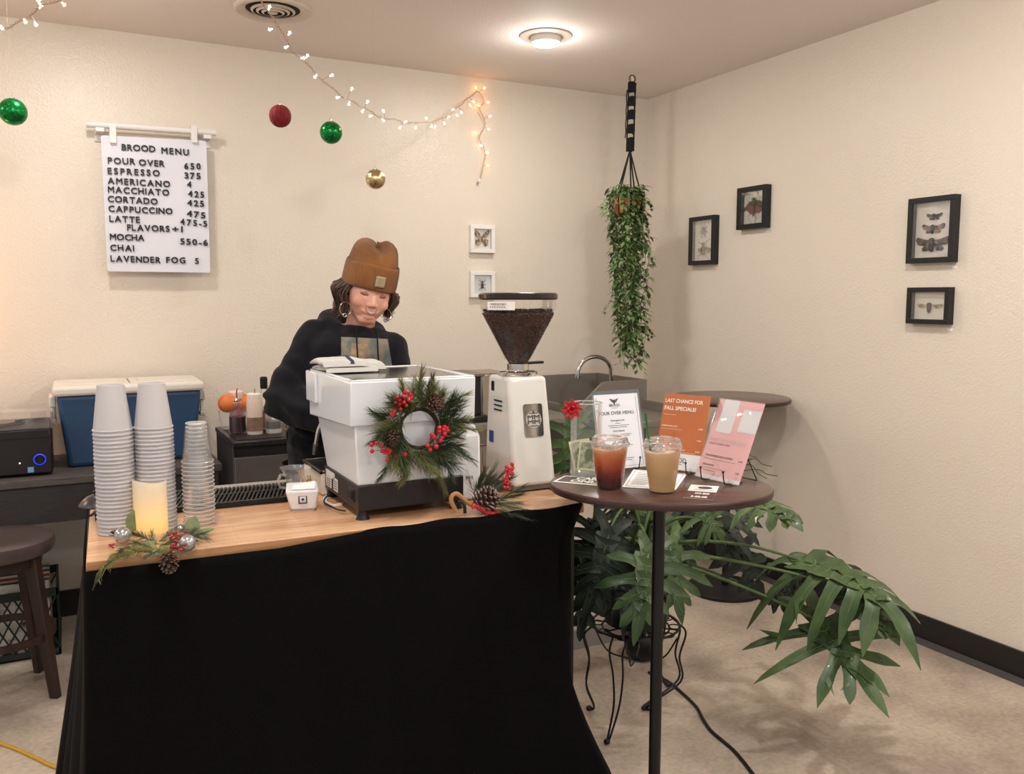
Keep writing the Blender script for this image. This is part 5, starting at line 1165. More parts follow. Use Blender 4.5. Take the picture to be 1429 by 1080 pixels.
def drawW(t, F, U, V, N, w, h):
    sheet = B().prism([F(.035, .0), F(.965, .0), F(.965, .955), F(.035, .955)], N*.0003).make('paper_sheet', mat('menu_white', '#eef0f6', .45), t, world=True, smooth=0)
    b = B()
    for (u0, u1, v0, v1) in ((.075, .08, .03, .92), (.915, .92, .03, .92), (.075, .92, .028, .031)): b.face(b.vs([F(u0, v0, 3), F(u1, v0, 3), F(u1, v1, 3), F(u0, v1, 3)]))
    def tx(s, u, v_, hh, bold=.01): put_text(b, s, F(u, v_, 3), U, V, h=hh, bold=bold*.7, centre=True)
    tx('BROOD', .45, .795, .0075, .02); lines(b, F, U, V, w, h, [(.39, .51, .775)], .001)
    tx('POUR OVER MENU', .47, .690, .0100, .012); tx('Kiamugumo AA', .48, .600, .0068, .02)
    lines(b, F, U, V, w, h, [(.43, .53, .575), (.27, .72, .548), (.31, .66, .525), (.29, .74, .43), (.33, .70, .41), (.29, .74, .29), (.31, .68, .27), (.45, .55, .15), (.25, .75, .125), (.3, .7, .10)])
    tx('Syrah Natural', .48, .465, .0066, .02); tx('Chelbesa', .48, .325, .0064, .02); tx('Decaf', .48, .175, .0066, .02)
    # bee emblem
    c = F(.45, .865, 3)
    b.face(b.vs([c+V*.006, c+U*.0035+V*.001, c+U*.002-V*.008, c-V*.011, c-U*.002-V*.008, c-U*.0035+V*.001]))
    for s in (-1, 1):
        for k in range(3): b.face(b.vs([c+U*s*.003+V*(.004-.003*k), c+U*s*(.014-.003*k)+V*(.008-.004*k), c+U*s*(.015-.003*k)+V*(.0055-.004*k), c+U*s*.004+V*(.002-.003*k)]))
    b.make('print', mat('menu_ink', '#2b2d36', .6), sheet, world=True, smooth=0, fix=False)
    B().prism([F(0, .960), F(1, .960), F(1, 1.0), F(0, 1.0)], N*.0006).make('top_strip', mat('slate_backing', '#5f6a70', .5), t, world=True, smooth=0)
card('menu_card', 'white pour over menu card on black easel behind the iced tea', (1.337, 2.035, 1.006), R(-2.4), .247, .160, .228, mat('slate_card', '#7b858a', .4), drawW)
def drawO(t, F, U, V, N, w, h):
    B().prism([F(0, .0), F(1, .0), F(1, .215), F(0, .215)], N*.0004).make('white_footer', mat('footer_white', '#e6e6e6', .5), t, world=True, smooth=0)
    b = B(); put_text(b, 'LAST CHANCE FOR', F(.04, .880, 3), U, V, w=w*.82, h=.0115, bold=.035); put_text(b, 'FALL SPECIALS!', F(.04, .780, 3), U, V, w=w*.69, h=.0115, bold=.035)
    put_text(b, 'PUMPKIN SPICE LATTE', F(.04, .555, 3), U, V, w=w*.34, h=.0045, bold=.03); put_text(b, '6.50', F(.84, .548, 3), U, V, w=w*.09, h=.0042, bold=.03)
    put_text(b, 'APPLE PIE LATTE', F(.04, .405, 3), U, V, w=w*.25, h=.0045, bold=.03); put_text(b, '7.00', F(.84, .395, 3), U, V, w=w*.09, h=.0042, bold=.03)
    put_text(b, 'MAPLE WHITE MOCHA', F(.20, .255, 3), U, V, w=w*.42, h=.0045, bold=.03); put_text(b, '6.50', F(.84, .25, 3), U, V, w=w*.09, h=.0042, bold=.03)
    lines(b, F, U, V, w, h, [(.04, .32, .715), (.04, .50, .525), (.04, .42, .375), (.3, .85, .228)], .0010)
    b.make('white_print', mat('print_white', '#f6ead9', .5), t, world=True, smooth=0, fix=False)
    b = B(); put_text(b, 'BROOD', F(.28, .095, 4), U, V, w=w*.40, h=.0135, bold=.0); lines(b, F, U, V, w, h, [(.42, .60, .07)], .0016); b.make('black_print', ink, t, world=True, smooth=0, fix=False)
card('menu_card', 'orange fall specials card on black easel behind the latte', (1.4919, 1.9881, 1.012), -1.1504, .269, .1445, .217, mat('burnt_orange_card', '#bf6a34', .42), drawO)
def drawP(t, F, U, V, N, w, h):
    wp2 = mat('pale_panel', '#dfe3e8', .4)
    B().prism(rounded([F(.12, .58), F(.47, .58), F(.47, 1.0), F(.12, 1.0)], .006), N*.0004).make('white_panel', wp2, t, world=True, smooth=0)
    B().prism(rounded([F(.60, .62), F(1.0, .62), F(1.0, .90), F(.60, .90)], .006), N*.0004).make('white_panel', wp2, t, world=True, smooth=0)
    b = B(); put_text(b, 'NEW YEAR SPECIALS', F(.08, .455, 3), U, V, w=w*.80, h=.0125, bold=-.0); b.make('outlined_title', mat('pale_title', '#cdb0b4', .5), t, world=True, smooth=0, fix=False)
    b = B(); put_text(b, 'SPECIALTY COFFEES + MORE', F(.08, .425, 3), U, V, w=w*.46, h=.0042, bold=.02); put_text(b, 'STRAWBERRIES AND WHIPPED', F(.08, .270, 3), U, V, w=w*.62, h=.0058, bold=.03); put_text(b, '6.75', F(.84, .262, 3), U, V, w=w*.09, h=.0045, bold=.02)
    put_text(b, 'CINNAMON', F(.08, .155, 3), U, V, w=w*.26, h=.0058, bold=.03); put_text(b, '7.00', F(.84, .115, 3), U, V, w=w*.09, h=.0045, bold=.02)
    lines(b, F, U, V, w, h, [(.08, .78, .235), (.08, .66, .125), (.08, .42, .095)], .0014); b.make('print', mat('plum_ink', '#4a3038', .6), t, world=True, smooth=0, fix=False)
    B().prism([F(.0, .0), F(1, .0), F(1, .045), F(.0, .045)], N*.0004).make('bottom_strip', wp2, t, world=True, smooth=0)
card('menu_card', 'tilted pink specials card with two white panels on black easel', (1.5309, 1.8523, 1.007), -1.4352, .436, .1534, .230, mat('pink_card', '#e7b2b8', .3, coat=.3), drawP)
def flat(nm, label, pts, m, cat='card', th=.0006, dz=0):
    q = [P(a, b_, z=ZT) for a, b_ in pts]; c = sum(q, Vector())/4; c.z = ZT+dz; t = thing(nm, label, cat, c)
    for p in q: p.z = ZT+.0003+dz
    B().prism(q, (0, 0, th)).make('sheet', m, t, world=True, smooth=0); return t, q
def bil(q, u, v_, dz=.0010): p = (q[0]*(1-u)+q[1]*u)*(1-v_)+(q[3]*(1-u)+q[2]*u)*v_; return Vector((p.x, p.y, q[0].z+dz))
def qtext(b, s, q, u0, u1, v0, v1, bold=.02):
    vs, fs, x0, x1, y0, y1 = text_mesh(s, bold, 0); vv = b.vs([bil(q, u0+(u1-u0)*(v.x-x0)/(x1-x0), v0+(v1-v0)*(v.y-y0)/(y1-y0), .0013+v.z) for v in vs])
    for f in fs: b.face([vv[i] for i in f])
def quad(b, q, u0, u1, v0, v1, dz=.0010): b.face(b.vs([bil(q, u0, v0, dz), bil(q, u1, v0, dz), bil(q, u1, v1, dz), bil(q, u0, v1, dz)]))
t, q = flat('table_sign', 'white bordered card only sign lying by the tip jar', [(771, 672.5), (846, 679), (850, 666.5), (788, 664)], mat('sign_white', '#e9e4dd', .4), 'sign')
b = B(); quad(b, q, .05, .97, .12, .88, .0008); b.make('grey_field', mat('sign_grey', '#4a4643', .4), t, world=True, smooth=0, fix=False)
b = B(); qtext(b, 'CARD', q, .34, .95, .52, .84, .05); qtext(b, 'ONLY', q, .28, .95, .16, .48, .05); b.make('lettering', mat('sign_white', '#e9e4dd', .4), t, world=True, smooth=0, fix=False)
t, q = flat('paper_menu', 'white printed paper menu lying flat under the iced latte', [(868, 680), (943, 684), (959, 661.5), (884, 655.5)], paper, 'paper', dz=.0001)
b = B()
for (u0, u1, v0, v1) in ((.05, .06, .06, .94), (.94, .95, .06, .94), (.05, .95, .06, .075), (.05, .95, .925, .94)): quad(b, q, u0, u1, v0, v1)
for k in range(12): quad(b, q, .12, .40+.05*(k % 3), .16+.06*k, .178+.06*k); quad(b, q, .55, .85-.04*(k % 2), .16+.06*k, .178+.06*k)
b.make('print', mat('grey_ink', '#77757a', .6), t, world=True, smooth=0, fix=False)
t, q = flat('business_card', 'small white and maroon card at the front of the bar table', [(953.5, 694.7), (994.5, 698), (1003.7, 679), (964.5, 676.5)], mat('card_white', '#ece8e6', .4), 'card')
b = B(); quad(b, q, 0, 1, 0, .52, .0008); b.make('maroon_half', mat('maroon', '#4b2d2a', .4), t, world=True, smooth=0, fix=False)
b = B(); c_ = [bil(q, .55+.26*math.cos(a), .80+.09*math.sin(a), .0011) for a in [k*PI/12 for k in range(24)]]; b.face(b.vs(c_)); quad(b, q, .2, .9, .62, .64, .0011); b.make('dark_emblem', mat('emblem_dark', '#3a3236', .4), t, world=True, smooth=0, fix=False)
b = B(); qtext(b, '503-868', q, .30, .80, .30, .42, .03); qtext(b, '3-50-08', q, .22, .78, .06, .18, .03); b.make('number_print', paper, t, world=True, smooth=0, fix=False)

# ------------------------------------------------------------ HANGING PLANT
hk = Vector((2.803, 3.995, ZC)); t = thing('hanging_plant', 'trailing green vine in terracotta pot hung from black macrame hanger', 'plant', hk)
def HP(a, b_, dy=0): return P(a, b_, y=hk.y+dy)
B().tube([(hk.x, hk.y, ZC), (hk.x, hk.y, ZC-.020), (hk.x+.008, hk.y, ZC-.034), (hk.x, hk.y, ZC-.045), (hk.x-.007, hk.y, ZC-.036)], .003, 8).make('ceiling_hook', white_paint, t, world=True)
rc = HP(882.5, 110); B().tube([rc+Vector((.019*math.cos(a), 0, .019*math.sin(a))) for a in [k*2*PI/20 for k in range(20)]], .0045, 8, closed=True).make('wooden_ring', mat('ring_brown', '#6e5a45', .5), t, world=True)
cordm = mat('black_macrame_cord', '#141619', .8, bump=.4, bscale=500)
top = HP(882, 116); bot = HP(879, 212); b = B()
for s in (-1, 1):
    b.tube([top.lerp(bot, k/10)+Vector((s*(.022 if 0 < k < 9 else .012), 0, 0)) for k in range(11)], .0042, 6)
    b.tube([top.lerp(bot, k/10)+Vector((s*(.030-.004*(k % 2)), .006, 0)) for k in range(1, 9)], .0030, 6)
for k in range(72):
    f = k/72; seg_ = (f*5) % 1
    if seg_ > .70 and f < .9: continue
    c_ = top.lerp(bot, f); a = k*.9; b.tube([c_+Vector((-.026, 0, -.004*math.sin(a))), c_+Vector((0, -.010, .004)), c_+Vector((.026, 0, .004*math.sin(a)))], .0040, 5)
b.make('macrame_band', cordm, t, world=True)
potc = Vector((2.782, 3.995, 2.005)); b = B()
for a in (200, 250, 330, 20, 110):
    d = Vector((math.cos(R(a)), math.sin(R(a)), 0)); b.tube([bot+Vector((0, 0, .01)), bot.lerp(potc+d*.084+Vector((0, 0, .03)), .5), potc+d*.084+Vector((0, 0, .03)), potc+d*.075+Vector((0, 0, -.05)), potc+Vector((0, 0, -.09)), ], .0042, 6)
b.tube([potc+Vector((0, 0, -.08)), potc+Vector((-.01, 0, -.14)), potc+Vector((-.012, 0, -.36))], .006, 6); b.make('hanger_cord', cordm, t, world=True)
terra = mat('terracotta_glaze', '#d98350', .45, col2='#c2703f', vscale=20)
B().lathe([(.035, -.075), (.060, -.05), (.076, -.01), (.080, .03), (.078, .042), (.072, .040), (.072, .02), (.002, .018)], c=potc, seg=36).make('pot', terra, t, world=True)
random.seed(31)
vl = mat('vine_leaf', '#76905a', .5, col2='#4d6a3a', vscale=22); vs_ = mat('vine_stem', '#6b7a48', .6)
lb = B(); sb = B()
for k in range(50):
    a = random.uniform(0, 2*PI); r0 = random.uniform(.02, .07); p = potc+Vector((r0*math.cos(a), r0*math.sin(a), .04)); short = random.random() < .30
    zend = random.uniform(1.06, 1.30) if not short else random.uniform(1.35, 1.9)
    d = Vector((math.cos(a), math.sin(a)*.8, 0)); pts = [p, p+d*.035+Vector((0, 0, .045+random.uniform(0, .03)))]
    q = p+d*random.uniform(.02, .075); pts.append(Vector((q.x, q.y, potc.z+.01))); z = potc.z-.04; tx = Vector((.012, 0, 0)); wx = random.uniform(-.5, .5)
    while z > zend:
        f = (potc.z-z)/(potc.z-1.06); rr_ = .095-.045*f
        q = Vector((q.x+random.uniform(-.016, .016)+wx*.004, q.y+random.uniform(-.014, .014), z)); cx = potc.x+.012*f+.032
        q.x = max(cx-rr_*.95, min(cx+rr_*1.05, q.x)); q.y = max(potc.y-rr_*.8, min(potc.y+rr_*.8, q.y)); pts.append(q.copy()); z -= .035
    path = catmull(pts, 2); sb.tube(path, .0013, 4, caps=False)
    for i, c in enumerate(path[1:]):
        if random.random() < .20: continue
        a2 = random.uniform(0, 2*PI); dd = Vector((math.cos(a2), math.sin(a2), random.uniform(-.9, .25))).normalized(); L_ = random.uniform(.026, .046)
        st = c+dd*.012; sb.tube([c, st], .0008, 3, caps=False); leaf_oval(lb, st, dd, L_, L_*.30, n=4, droop=.35)
for k in range(16):   # side shoots reaching out to the right
    f = random.uniform(0, 1); sgn = 1 if random.random() < .72 else -1; c = Vector((potc.x+sgn*.06, potc.y+random.uniform(-.04, .04), 2.05-.78*f)); L_ = random.uniform(.05, .095)
    pts = [c, c+Vector((sgn*L_*.5, 0, .02)), c+Vector((sgn*L_, -.01, -.005)), c+Vector((sgn*L_*1.15, -.01, -.05))]; path = catmull(pts, 4); sb.tube(path, .0011, 4, caps=False)
    for q in path[3::2]:
        for s in (-1, 1): dd = Vector((sgn*.5, s*.5, random.uniform(-.9, .5))).normalized(); leaf_oval(lb, q, dd, random.uniform(.022, .036), .0085, n=4, droop=.3)
for k in range(430):   # crown of leaves over the pot, thinner on its left side
    a = random.uniform(R(-152), R(110)); p = potc+Vector((.085*math.cos(a)*random.uniform(.3, 1.05), .085*math.sin(a)*random.uniform(.6, 1.1), random.uniform(-.08, .10)))
    dd = Vector((math.cos(a)+random.uniform(-.5, .5), math.sin(a)-.3, random.uniform(-.8, .6))).normalized(); leaf_oval(lb, p, dd, random.uniform(.028, .044), .0125, n=4, droop=.3)
lb.make('foliage', vl, t, world=True, smooth=180, kind='stuff'); sb.make('stems', vs_, t, world=True, smooth=180, kind='stuff')

# ------------------------------------------------------------ BIG SPLIT LEAF PLANT ON WIRE STAND
SCn = Vector((1.765, 2.445, 0)); random.seed(12)
t = thing('plant_stand', 'black wire scrolled plant stand behind the front bar table', 'plant stand', SCn)
def ringpts(r, z, n=36): return [SCn+Vector((r*math.cos(2*PI*k/n), r*math.sin(2*PI*k/n), z)) for k in range(n)]
b = B(); b.tube(ringpts(.155, .335), .0045, 7, closed=True); b.tube(ringpts(.120, .325), .0035, 6, closed=True)
for k in range(10):
    a = 2*PI*k/10; c = SCn+Vector((.137*math.cos(a), .137*math.sin(a), .330)); b.tube([c+Vector((.022*math.cos(q), .022*math.sin(q), 0)) for q in [i*PI/6 for i in range(12)]], .0025, 5, closed=True)
for k in range(4): a = PI*k/4; b.tube([SCn+Vector((.15*math.cos(a), .15*math.sin(a), .328)), SCn-Vector((.15*math.cos(a), .15*math.sin(a), -.328))], .003, 6)
b.make('scroll_top', blackmetal, t, world=True)
for k, ft in enumerate([P(847, 1037, z=.004), P(822, 990, z=.004), P(905, 990, z=.004), P(932, 957, z=.004)]):
    a = math.atan2(ft.y-SCn.y, ft.x-SCn.x); d = Vector((math.cos(a), math.sin(a), 0)); s = Vector((-d.y, d.x, 0)); b = B()
    for e in (-1, 1):
        b.tube(catmull([SCn+d*.15+s*e*.026+Vector((0, 0, .335)), SCn+d*.185+s*e*.024+Vector((0, 0, .29)), SCn+d*.165+s*e*.018+Vector((0, 0, .20)), SCn+d*.175+s*e*.010+Vector((0, 0, .10)), ft-d*.018+s*e*.004+Vector((0, 0, .014)), ft]), .0038, 6)
    b.ball(ft+Vector((0, 0, .006)), (.012, .012, .009), 10, 6); b.make('leg', blackmetal, t, world=True)
b = B()
for k in range(4): a = PI/4+PI*k/2; b.tube(catmull([SCn+Vector((.15*math.cos(a), .15*math.sin(a), .30)), SCn+Vector((.10*math.cos(a), .10*math.sin(a), .22)), SCn+Vector((.02*math.cos(a), .02*math.sin(a), .20))]), .0032, 6)
b.make('cross_brace', blackmetal, t, world=True)

plant = thing('split_leaf_plant', 'large split leaf philodendron in dark pot spreading over the floor', 'plant', (SCn.x, SCn.y, .34))
B().lathe([(.095, .340), (.110, .345), (.140, .56), (.148, .600), (.148, .612), (.136, .612), (.132, .58), (.002, .575)], c=SCn, seg=48).make('pot', mat('dark_navy_pot', '#16161c', .45), plant, world=True)
B().lathe([(.131, .574), (.06, .590), (.002, .595)], c=SCn, seg=32).make('soil', mat('soil', '#231a14', .9), plant, world=True)
lf = mat('philodendron_leaf', '#4c6436', .42, col2='#31492a', vscale=9, coat=.03); lf2 = mat('philodendron_leaf_shaded', '#17261a', .5, col2='#0f1a10', vscale=9)  # lf2 is a shaded copy: gloom around the pot painted into the leaf colour
vein = mat('leaf_vein', '#7d9460', .5); petm = mat('petiole_green', '#5b7040', .5, col2='#44592f', vscale=12)
def philo(base, tip, W, up=(0, 0, 1), nl=5, droop=.2, m=None, curl=.35, back=.45, a0=-42, a1=52):
    """split leaf: webbed blade along a drooping midrib with long strap lobes on both sides and one at the tip"""
    base, tip, up = Vector(base), Vector(tip), Vector(up); ax = tip-base; Ln = ax.length; d = ax.normalized(); s = d.cross(up).normalized(); nn = s.cross(d).normalized()
    arc = nn*Ln*droop; G_ = Vector((0, 0, -1))
    def mid(t_): return base+ax*t_+arc*(4*t_*(1-t_)*.5)
    b = B(); vb = B(); N_ = 12
    Lp, Cp, Rp = [], [], []
    for i in range(N_+1):
        t_ = i/N_; w_ = W*(.25*(1-t_)**.6+.05)*(1+.12*math.sin(t_*19))*(1-t_**6)+.001; c = mid(t_*.86); Cp.append(c-nn*.003); Lp.append(c+s*w_+nn*w_*.15); Rp.append(c-s*w_+nn*w_*.15)
    a, c, e = b.vs(Lp), b.vs(Cp), b.vs(Rp)
    for i in range(N_): b.face([a[i], c[i], c[i+1], a[i+1]]); b.face([c[i], e[i], e[i+1], c[i+1]])
    vb.tube([p+nn*.001 for p in Cp], [.0030*(1-.8*i/N_) for i in range(N_+1)], 5)
    lobes = [(0, 1.0, .80, 90)]
    for side in (-1, 1):
        for i in range(nl+1):
            f = i/nl; lobes.append((side, .03+.80*f, (.80+.42*math.sin(PI*min(1, f*1.1+.10)))*(1-.30*f*f)*random.uniform(.85, 1.15), a0+(a1-a0)*f**.9+random.uniform(-7, 7)-(22 if i == 0 else 0)))
    for side, t_, lw, ang in lobes:
        L_ = W*lw; an = R(ang); sd_ = side if side else 1
        dd = (s*sd_*math.cos(an)+d*math.sin(an)); ww = d*math.cos(an)-s*sd_*math.sin(an); p0 = mid(min(t_, .86) if side else .82); w0 = min(.023, Ln/nl*.34)+.003; K = 8; l1, l2, lc = [], [], []; wob = random.uniform(-.5, .5); tw = random.uniform(-.5, .5)
        for k in range(K+1):
            u = k/K; wd = w0*(1.35-.55*min(1, u*3.2)+.10*math.sin(PI*u))*(1-max(0, (u-.62)/.38)**2.2*.93)*(1+.20*math.sin(9*u+wob*9)*u)
            c0 = p0+dd*L_*u+ww*wob*L_*u*u*.30-nn*L_*curl*u*u*.45+G_*L_*curl*u*u*.60; nt = nn+ww*tw*u
            l1.append(c0+(ww+nn*tw*u*.5)*wd+nn*wd*.25); l2.append(c0-(ww+nn*tw*u*.5)*wd+nn*wd*.25); lc.append(c0)
        A_, C_, E_ = b.vs(l1), b.vs(lc), b.vs(l2)
        for k in range(K): b.face([A_[k], C_[k], C_[k+1], A_[k+1]]); b.face([C_[k], E_[k], E_[k+1], C_[k+1]])
        vb.tube([q+nn*.0006 for q in lc[:-2]], [.0011*(1-.13*k) for k in range(K-1)], 4, caps=False)
        if random.random() < .5 and L_ > .07:
            q0 = lc[4]; dq = (dd*1.0+ww*.8*random.choice((-1, 1))).normalized(); b.face(b.vs([q0-dd*L_*.14, q0+dq*L_*.16, q0+dq*L_*.34+G_*L_*curl*.25, q0+dd*L_*.13]))
    b.make('leaf', m or lf, plant, world=True, smooth=180); vb.make('leaf_vein', vein if m is None else petm, plant, world=True, smooth=180)
def petiole(tip, r=.0065, lift=.18, m=None, bend=None):
    tip = Vector(tip); c = SCn+Vector((random.uniform(-.05, .05), random.uniform(-.05, .05), .59)); h = tip-c
    mid1 = c+h*.22+Vector((0, 0, lift)); mid2 = c+h*.7+Vector((0, 0, lift*.7))
    B().tube(bez(c, mid1, mid2, tip, 12), [r*1.2-(r*.5)*k/12 for k in range(13)], 7).make('petiole', m or petm, plant, world=True, smooth=180)
def L(base, tip, W, up=(0, 0, 1), nl=4, droop=.2, m=None, lift=.15, curl=.35, back=.45, a0=-42, a1=52):
    b_ = P(base[0], base[1], d=base[2]); q = P(tip[0], tip[1], d=tip[2]); philo(b_, q, W, up, nl, droop, m, curl, back, a0, a1); petiole(b_, lift=lift)
tocam = lambda z=.6: (-FW+Vector((0, 0, z)))
L((1115, 782, 2.98), (1246, 850, 2.66), .235, up=tocam(1.3), nl=5, droop=.16, lift=.10, curl=.75, a0=-50, a1=40)
L((1140, 866, 2.90), (1196, 938, 2.70), .235, up=tocam(.5), nl=4, droop=.05, lift=.05, curl=.22, a0=-55, a1=62)
L((1045, 700, 2.95), (1108, 728, 2.75), .090, up=tocam(1.0), nl=4, droop=.10, lift=.15, curl=.45)
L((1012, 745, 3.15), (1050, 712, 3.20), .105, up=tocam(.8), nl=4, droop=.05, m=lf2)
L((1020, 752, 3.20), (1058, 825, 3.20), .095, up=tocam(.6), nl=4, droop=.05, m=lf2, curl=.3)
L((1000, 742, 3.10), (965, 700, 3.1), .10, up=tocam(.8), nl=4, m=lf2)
L((975, 712, 3.0), (1000, 742, 3.0), .085, up=tocam(.8), nl=4)
L((905, 772, 2.80), (893, 858, 2.72), .140, up=tocam(.9), nl=4, droop=.12, lift=.16, curl=.35)
L((935, 762, 2.95), (945, 835, 2.90), .125, up=tocam(.8), nl=4, droop=.10, lift=.16)
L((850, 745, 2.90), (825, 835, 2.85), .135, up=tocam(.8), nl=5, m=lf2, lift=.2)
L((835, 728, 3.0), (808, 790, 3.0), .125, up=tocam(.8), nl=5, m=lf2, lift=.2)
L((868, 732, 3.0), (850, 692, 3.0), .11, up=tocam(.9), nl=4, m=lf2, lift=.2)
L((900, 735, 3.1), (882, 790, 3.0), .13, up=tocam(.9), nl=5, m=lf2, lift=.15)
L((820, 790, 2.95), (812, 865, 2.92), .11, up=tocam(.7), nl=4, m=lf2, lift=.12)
L((925, 725, 3.1), (958, 775, 3.05), .115, up=tocam(.9), nl=4, lift=.2)
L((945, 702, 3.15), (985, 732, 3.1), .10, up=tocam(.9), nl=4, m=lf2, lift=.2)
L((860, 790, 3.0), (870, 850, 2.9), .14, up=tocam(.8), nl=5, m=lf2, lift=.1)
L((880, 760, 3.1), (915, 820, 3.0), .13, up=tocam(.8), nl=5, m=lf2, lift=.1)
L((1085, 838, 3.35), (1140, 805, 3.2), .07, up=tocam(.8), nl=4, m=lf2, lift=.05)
L((1180, 820, 2.85), (1245, 890, 2.66), .085, up=tocam(.9), nl=4, lift=.04, curl=.3)
# upper leaves seen left of and through the tip jar
L((800, 590, 2.85), (790, 672, 2.85), .10, up=tocam(.7), nl=5, m=lf, lift=.25, curl=.2)
L((828, 590, 2.9), (834, 558, 2.9), .045, up=tocam(.7), nl=3, m=lf, lift=.25)
L((835, 640, 2.9), (830, 585, 2.9), .07, up=tocam(.7), nl=4, m=lf2, lift=.2)
# thin aerial tendrils beyond the pink card
b = B(); c0 = SCn+Vector((.05, 0, .6))
for (a, b_) in (((1050, 640), (1078, 651)), ((1055, 655), (1085, 664)), ((1045, 648), (1070, 668)), ((1040, 630), (1056, 638))):
    b.tube(catmull([c0, P(1000, 690, d=3.0), P(a[0], a[1], d=2.95), P((a[0]+b_[0])/2, (a[1]+b_[1])/2+2, d=2.93), P(b_[0], b_[1], d=2.92)]), [.003]*20+[.0012]*5, 5) if False else b.tube(catmull([P(1015, 660, d=3.05), P(a[0], a[1], d=2.95), P((a[0]+b_[0])/2, (a[1]+b_[1])/2+2, d=2.93), P(b_[0], b_[1], d=2.92)], 5), .0016, 5)
    b.tube(bez(c0, c0+Vector((.1, .1, .2)), P(990, 680, d=3.1), P(1015, 660, d=3.05), 8), .002, 5)
b.make('tendril', mat('tendril', '#4b4a30', .6), plant, world=True)

# black round floor can, cords
t = thing('floor_can', 'round black can shaped object on the floor behind plant stand', 'can', P(897, 927, z=0)+Vector((.04, .06, 0)))
B().lathe([(.045, 0), (.068, .02), (.078, .065), (.072, .11), (.05, .135), (.002, .140)], seg=32).make('shell', mat('gloss_black', '#0b0b0d', .2), t)
B().tube([(-.05, -.04, .10), (-.075, -.055, .15), (-.04, -.05, .185), (.03, -.04, .17), (.06, -.02, .11)], .005, 8).make('handle', blackmetal, t)
o = B().tube(catmull([P(a, b_, z=.006) for a, b_ in ((905, 938), (931, 950), (951, 966), (971.5, 986), (981, 1003), (992, 1019), (1008, 1033), (1024, 1047), (1038, 1063), (1051, 1080), (1068, 1100))], 6), .0055, 8).make('cord', mat('black_cord', '#0b0b0c', .5), None); o.name = 'power_cord'; tag(o, 'black power cord snaking over the concrete right of table pole', 'cord')
o = B().tube(catmull([P(a, b_, z=.006) for a, b_ in ((-60, 1020), (-20, 1029), (0, 1037), (22, 1045), (55, 1060), (74, 1069), (110, 1079), (150, 1095))], 6), .0055, 8).make('cord', mat('yellow_cord', '#c99a1e', .45), None); o.name = 'extension_cord'; tag(o, 'yellow extension cord on the floor at the lower left', 'cord')

# ------------------------------------------------------------ BARISTA
def remesh(b, voxel, smooth_it=6, lap=.5):
    """union of overlapping forms -> one continuous smooth surface"""
    bmesh.ops.recalc_face_normals(b.bm, faces=b.bm.faces)
    me = bpy.data.meshes.new('tmp'); b.bm.to_mesh(me); b.bm.free(); o = bpy.data.objects.new('tmp', me); COL.objects.link(o)
    r = o.modifiers.new('r', 'REMESH'); r.mode = 'VOXEL'; r.voxel_size = voxel
    s = o.modifiers.new('s', 'SMOOTH'); s.factor = lap; s.iterations = smooth_it
    dg = bpy.context.evaluated_depsgraph_get(); out = bpy.data.meshes.new_from_object(o.evaluated_get(dg)); bpy.data.objects.remove(o); bpy.data.meshes.remove(me); return out
def cap(b, p0, p1, r0, r1, n=5):
    p0, p1 = Vector(p0), Vector(p1); L_ = (p1-p0).length; ax = (p1-p0)/max(L_, 1e-6)
    ps, rs = [], []
    for k in range(n): a = PI/2*(1-k/n); ps.append(p0-ax*r0*math.sin(a)); rs.append(max(r0*math.cos(a), r0*.02))
    ps.append(p0); rs.append(r0); ps.append(p1); rs.append(r1)
    for k in range(1, n+1): a = PI/2*k/n; ps.append(p1+ax*r1*math.sin(a)); rs.append(max(r1*math.cos(a), r1*.02))
    b.tube(ps, rs, 16)
person = thing('person', 'barista in tan beanie and black hoodie smiling down behind espresso machine', 'person', (.90, 3.06, 0))
skin = mat('skin', '#e2b09a', .45, sss=.15, col2='#d99c86', vscale=14)
HC_ = P(515, 403, y=2.93); HS = 1.06
HM = Matrix.Translation(HC_) @ Matrix.Rotation(R(-3), 4, 'Z') @ Matrix.Rotation(R(10), 4, 'Y') @ Matrix.Rotation(R(13), 4, 'X') @ Matrix.Scale(HS, 4)
def H(x, y, z): return HM @ Vector((x, y, z))
neck = P(501, 466, y=3.02); shL = P(441, 468, y=3.04); shR = P(546, 487, y=2.99); elL = P(397, 556, y=3.0); elR = P(560, 566, y=2.90); wrL = P(478, 600, y=2.80); wrR = P(530, 590, y=2.80)
pelv = P(476, 655, y=3.09); chest = P(492, 520, y=3.02)
b = B()
def hb(c, r, rot=None): b.ball((0, 0, 0), 1, 20, 14, HM @ Matrix.Translation(c) @ (rot or Matrix()) @ Matrix.Diagonal((r[0], r[1], r[2], 1)))
hb((0, .018, .030), (.074, .090, .088)); hb((0, -.022, -.022), (.0665, .062, .083)); hb((0, -.052, -.090), (.025, .024, .018))
for s in (-1, 1):
    cap(b, H(s*.052, .004, -.045), H(s*.014, -.050, -.094), .016*HS, .015*HS); hb((s*.034, -.053, -.036), (.027, .021, .024)); cap(b, H(s*.040, -.064, .020), H(s*.014, -.073, .020), .010*HS, .011*HS)
    hb((s*.030, -.066, .001), (.0135, .0125, .0105)); hb((s*.0105, -.0870, -.0385), (.0070, .0085, .0060)); hb((s*.074, .008, -.008), (.009, .018, .028))
cap(b, H(0, -.070, .006), H(0, -.088, -.030), .0062*HS, .0085*HS); hb((0, -.0925, -.0350), (.0095, .0090, .0085)); hb((0, -.071, -.060), (.029, .016, .014)); hb((0, -.068, -.079), (.020, .014, .009))
cap(b, H(0, .022, -.06), neck+Vector((0, .01, -.01)), .050, .053)
